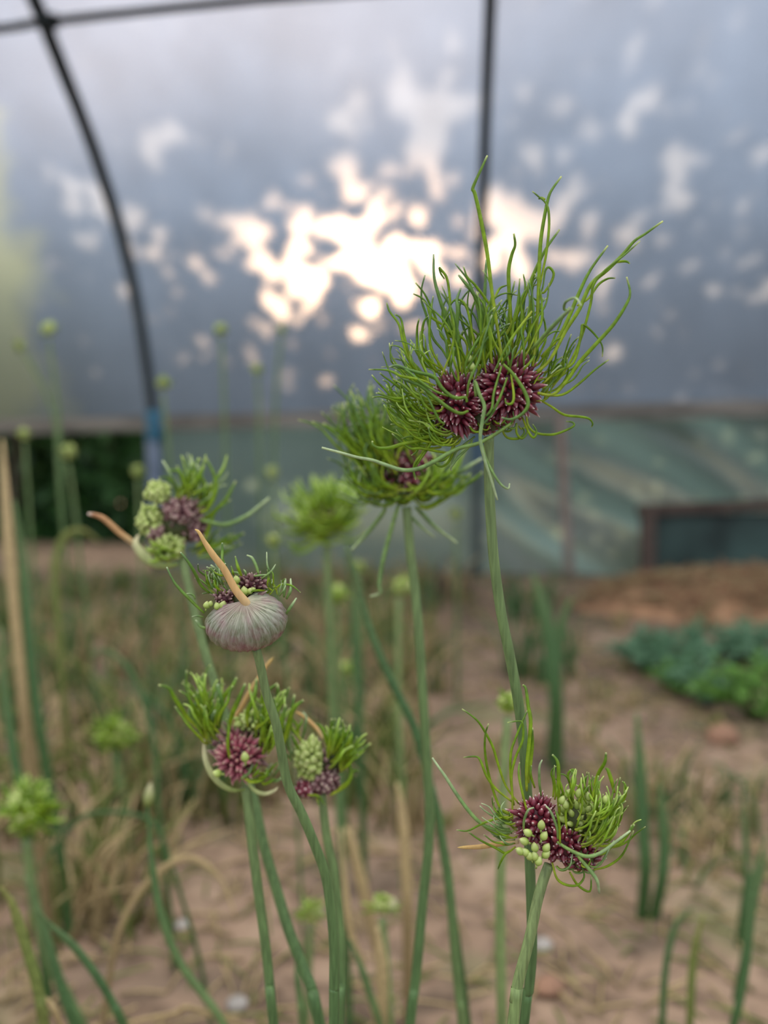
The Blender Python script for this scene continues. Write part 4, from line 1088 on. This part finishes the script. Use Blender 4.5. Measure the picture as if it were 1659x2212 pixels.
while n_t < 210:
    y = rr.uniform(1.0, 3.55); x = rr.uniform(-.50 * y - .1, .06 * y)
    px, py = px_of(x, y)
    if px > 380 and py > 1800: continue
    h = rr.uniform(.10, .27) * (1 if y < 2.4 else .75)
    kind = rr.random()
    if kind < .40: tuft(x, y, h, 16, .05, ('dry', 'dry', 'leaf_olive'), 'mostly straw-coloured tuft of dried weeds in the blurred left half', 'dried tufts in the left half', 'dry_tuft')
    elif kind < .75: tuft(x, y, h, 16, .05, ('leaf_olive', 'dry', 'leaf'), 'olive tuft of weeds in the blurred left half', 'olive tufts in the left half')
    else: tuft(x, y, h * 1.1, 9, .05, ('leaf', 'leaf_olive'), 'blue-green tuft of garlic leaves in the blurred left half', 'garlic tufts in the left half', 'garlic_tuft', 'plant', wid=.005)
    n_t += 1
for i in range(46):
    y = rr.uniform(1.2, 3.3); x = rr.uniform(.02 * y, .44 * y)
    tuft(x, y, rr.uniform(.03, .09), 10, .03, ('leaf_olive', 'dry', 'dry'), 'low straggly weed on the bare soil of the right half', 'low weeds in the right half')
for i in range(10):
    y = rr.uniform(.95, 1.35); x = rr.uniform(.28, .42) * y / .95
    tuft(x, y, rr.uniform(.06, .15), 9, .05, ('leaf', 'leaf_olive', 'dry'), 'green weed tuft in the lower right corner', 'weeds in the lower right corner')
for (px_, py_, lab) in ((1130, 1330, 'green clump of leaves right of the tallest stem'), (1180, 1460, 'green clump of leaves below the leaning stake'), (960, 1290, 'dark brown clump of dead weeds by the tunnel side, left of the tallest stem')):
    d = .6 * F / (py_ - 950); q = P(px_, py_, d)
    tuft(q.x, q.y, .20, 30, .10, ('leaf', 'leaf') if 'green' in lab else ('dry', 'bark'), lab, None, 'leaf_clump', 'plant', wid=.005)

# loose straw and crumbs lying on the soil: nobody could count it
mb = MB()
for i in range(2600):
    y = rr.uniform(.75, 3.7); x = rr.uniform(-.5, .5) * y
    z = gz(x, y) + .004; a = rr.uniform(0, 3.14); l = rr.uniform(.01, .04)
    u = Vector((math.cos(a), math.sin(a), rr.uniform(-.1, .25))) * l
    tube(mb, [Vector((x, y, z)) - u, Vector((x, y, z + .003)), Vector((x, y, z)) + u], lambda t: .0016, 4, 1, mi=rr.choice([0, 0, 1]))
tag(mb.build('straw_litter', [M['dry'], M['leaf_olive']]), 'loose straw litter scattered over the soil', 'straw', kind='stuff')

def rock(mb, c, r, seed, flat=.6, jag=.25):
    vs, fs = [], []; nu, nv = 12, 8
    for j in range(nv + 1):
        for i in range(nu):
            th = math.pi * j / nv; ph = 2 * math.pi * i / nu
            d = Vector((math.sin(th) * math.cos(ph), math.sin(th) * math.sin(ph), math.cos(th)))
            q = 1 + jag * noise.noise(d * 1.7 + Vector((seed, seed * 2, 0)))
            vs.append(c + Vector((d.x * r * q, d.y * r * q, d.z * r * flat * q)))
    for j in range(nv):
        for i in range(nu):
            i2 = (i + 1) % nu; fs.append((j * nu + i, (j + 1) * nu + i, (j + 1) * nu + i2, j * nu + i2))
    mb.add(vs, fs, [.5] * len(vs))
for (px_, py_, r, mat, lab) in ((512, 2155, .012, 'stone', 'pale stone on the soil near the bottom, left of the crossing stems'), (1185, 2140, .016, 'clay', 'orange clod of clay right of the two lower right stems'),
                               (1170, 2050, .012, 'stone', 'small grey stone above the orange clod'), (395, 1990, .010, 'stone', 'small pale stone under the tan arching stalk'), (1560, 1600, .035, 'clay', 'reddish clod below the leafy herbs'),
                               (1350, 1290, .05, 'wood_dark', 'dark clod at the left end of the straw heap')):
    d = .6 * F / (py_ - 950); q = P(px_, py_, d); q.z = gz(q.x, q.y) + r * .3
    mb = MB(); rock(mb, q, r, px_ * .01)
    tag(mb.build('stone' if mat == 'stone' else 'soil_clod', M[mat]), lab, 'stone' if mat == 'stone' else 'clod')

# straw heap at the right
rr = random.Random(31)
def hump(cx, cy, rx, ry, h, x, y):
    q = ((x - cx) / rx) ** 2 + ((y - cy) / ry) ** 2
    return h * max(0, 1 - q) ** .6
cx, cy, rx, ry, hh = 1.32, 3.05, .62, .28, .13
root = empty('straw_heap', Vector((cx, cy, 0)), 'heap of orange-brown straw in front of the dark wooden frame', 'straw heap')
mb = MB(); n = 36; vs = []
for j in range(n + 1):
    for i in range(n + 1):
        x = cx - rx * 1.02 + 2.04 * rx * i / n; y = cy - ry * 1.02 + 2.04 * ry * j / n
        z = hump(cx, cy, rx, ry, hh, x, y) * (1 + .25 * noise.noise(Vector((x * 9, y * 9, 0)))) + gz(x, y) - .004
        vs.append(Vector((x, y, z)))
mb.add(vs, [(j * (n + 1) + i, j * (n + 1) + i + 1, (j + 1) * (n + 1) + i + 1, (j + 1) * (n + 1) + i) for j in range(n) for i in range(n)], [.5] * len(vs))
M['straw_brown'] = plant_mat('brown_straw', [(0, (.22, .11, .06)), (1, (.38, .23, .13))], transl=0, rough=.9, noise_amt=.5, nscale=(14, 14, 14))
mb.build('mound', M['straw_brown'], root)
mb = MB()
for k in range(1300):
    a = rr.uniform(0, 6.28); q = math.sqrt(rr.random()) * .95
    x = cx + rx * q * math.cos(a); y = cy + ry * q * math.sin(a); z = hump(cx, cy, rx, ry, hh, x, y) + .008
    u = Vector((rr.gauss(0, 1), rr.gauss(0, .6), rr.gauss(0, .3))).normalized() * rr.uniform(.02, .05); p = Vector((x, y, z))
    tube(mb, [p - u, p + Vector((0, 0, .006)), p + u], lambda t: .0022, 4, 1, mi=rr.choice([0, 1]))
tag(mb.build('straw', [M['straw_brown'], M['dry']], root), kind='stuff')

# leafy herbs at the right
def herb(px_, py_, rad, h, mat, label):
    d = .6 * F / (py_ - 950); q = P(px_, py_, d); b = Vector((q.x, q.y, gz(q.x, q.y)))
    root = empty('leafy_herb', b, label, 'herb', 'leafy herbs on the right')
    st, lf = MB(), MB()
    for k in range(26):
        a = rr.uniform(0, 6.28); e = rr.uniform(0, 1) ** .6
        tip = b + Vector((math.cos(a) * rad * e, math.sin(a) * rad * e, h * (1 - .5 * e * e) * rr.uniform(.7, 1.1)))
        mid = b + (tip - b) * .5 + Vector((0, 0, h * .15))
        tube(st, [b + Vector((rr.gauss(0, .01), rr.gauss(0, .01), -.01)), mid, tip], lambda t: .0018, 5, 2)
        for m_ in range(9):
            t = .35 + .65 * m_ / 8; c = b + (tip - b) * t + Vector((0, 0, h * .3 * t * (1 - t)))
            dv = Vector((rr.gauss(0, 1), rr.gauss(0, 1), rr.gauss(.3, .5))).normalized(); l = rr.uniform(.014, .03)
            u = dv.orthogonal().normalized(); nrm = dv.cross(u)
            vs = [c, c + dv * l * .35 + u * l * .3, c + dv * l * .8 + u * l * .24, c + dv * l * 1.1 + nrm * l * .15, c + dv * l * .8 - u * l * .24, c + dv * l * .35 - u * l * .3, c + dv * l * .5 + nrm * l * .08]
            lf.add(vs, [(0, 1, 6), (1, 2, 6), (2, 3, 6), (3, 4, 6), (4, 5, 6), (5, 0, 6)], [.0, .4, .8, 1, .8, .4, .6])
    st.build('stems', M[mat], root); lf.build('leaves', M[mat], root)
for a in ((1400, 1455, .12, .11, 'herb', 'blue-green leafy herb at the left end of its patch'), (1490, 1450, .13, .12, 'herb', 'blue-green leafy herb in the middle of the patch below the straw'),
          (1590, 1455, .14, .14, 'herb', 'blue-green leafy herb at the right edge just below the straw'), (1530, 1520, .12, .11, 'herb', 'blue-green leafy herb nearest the camera in its patch'),
          (1470, 1500, .08, .07, 'herb_green', 'small yellow-green herb tucked under the blue-green ones'), (1630, 1560, .14, .14, 'herb_green', 'bright green leafy herb at the right edge, nearest one'),
          (1690, 1470, .15, .15, 'herb', 'blue-green leafy herb cut by the right edge')):
    herb(*a)
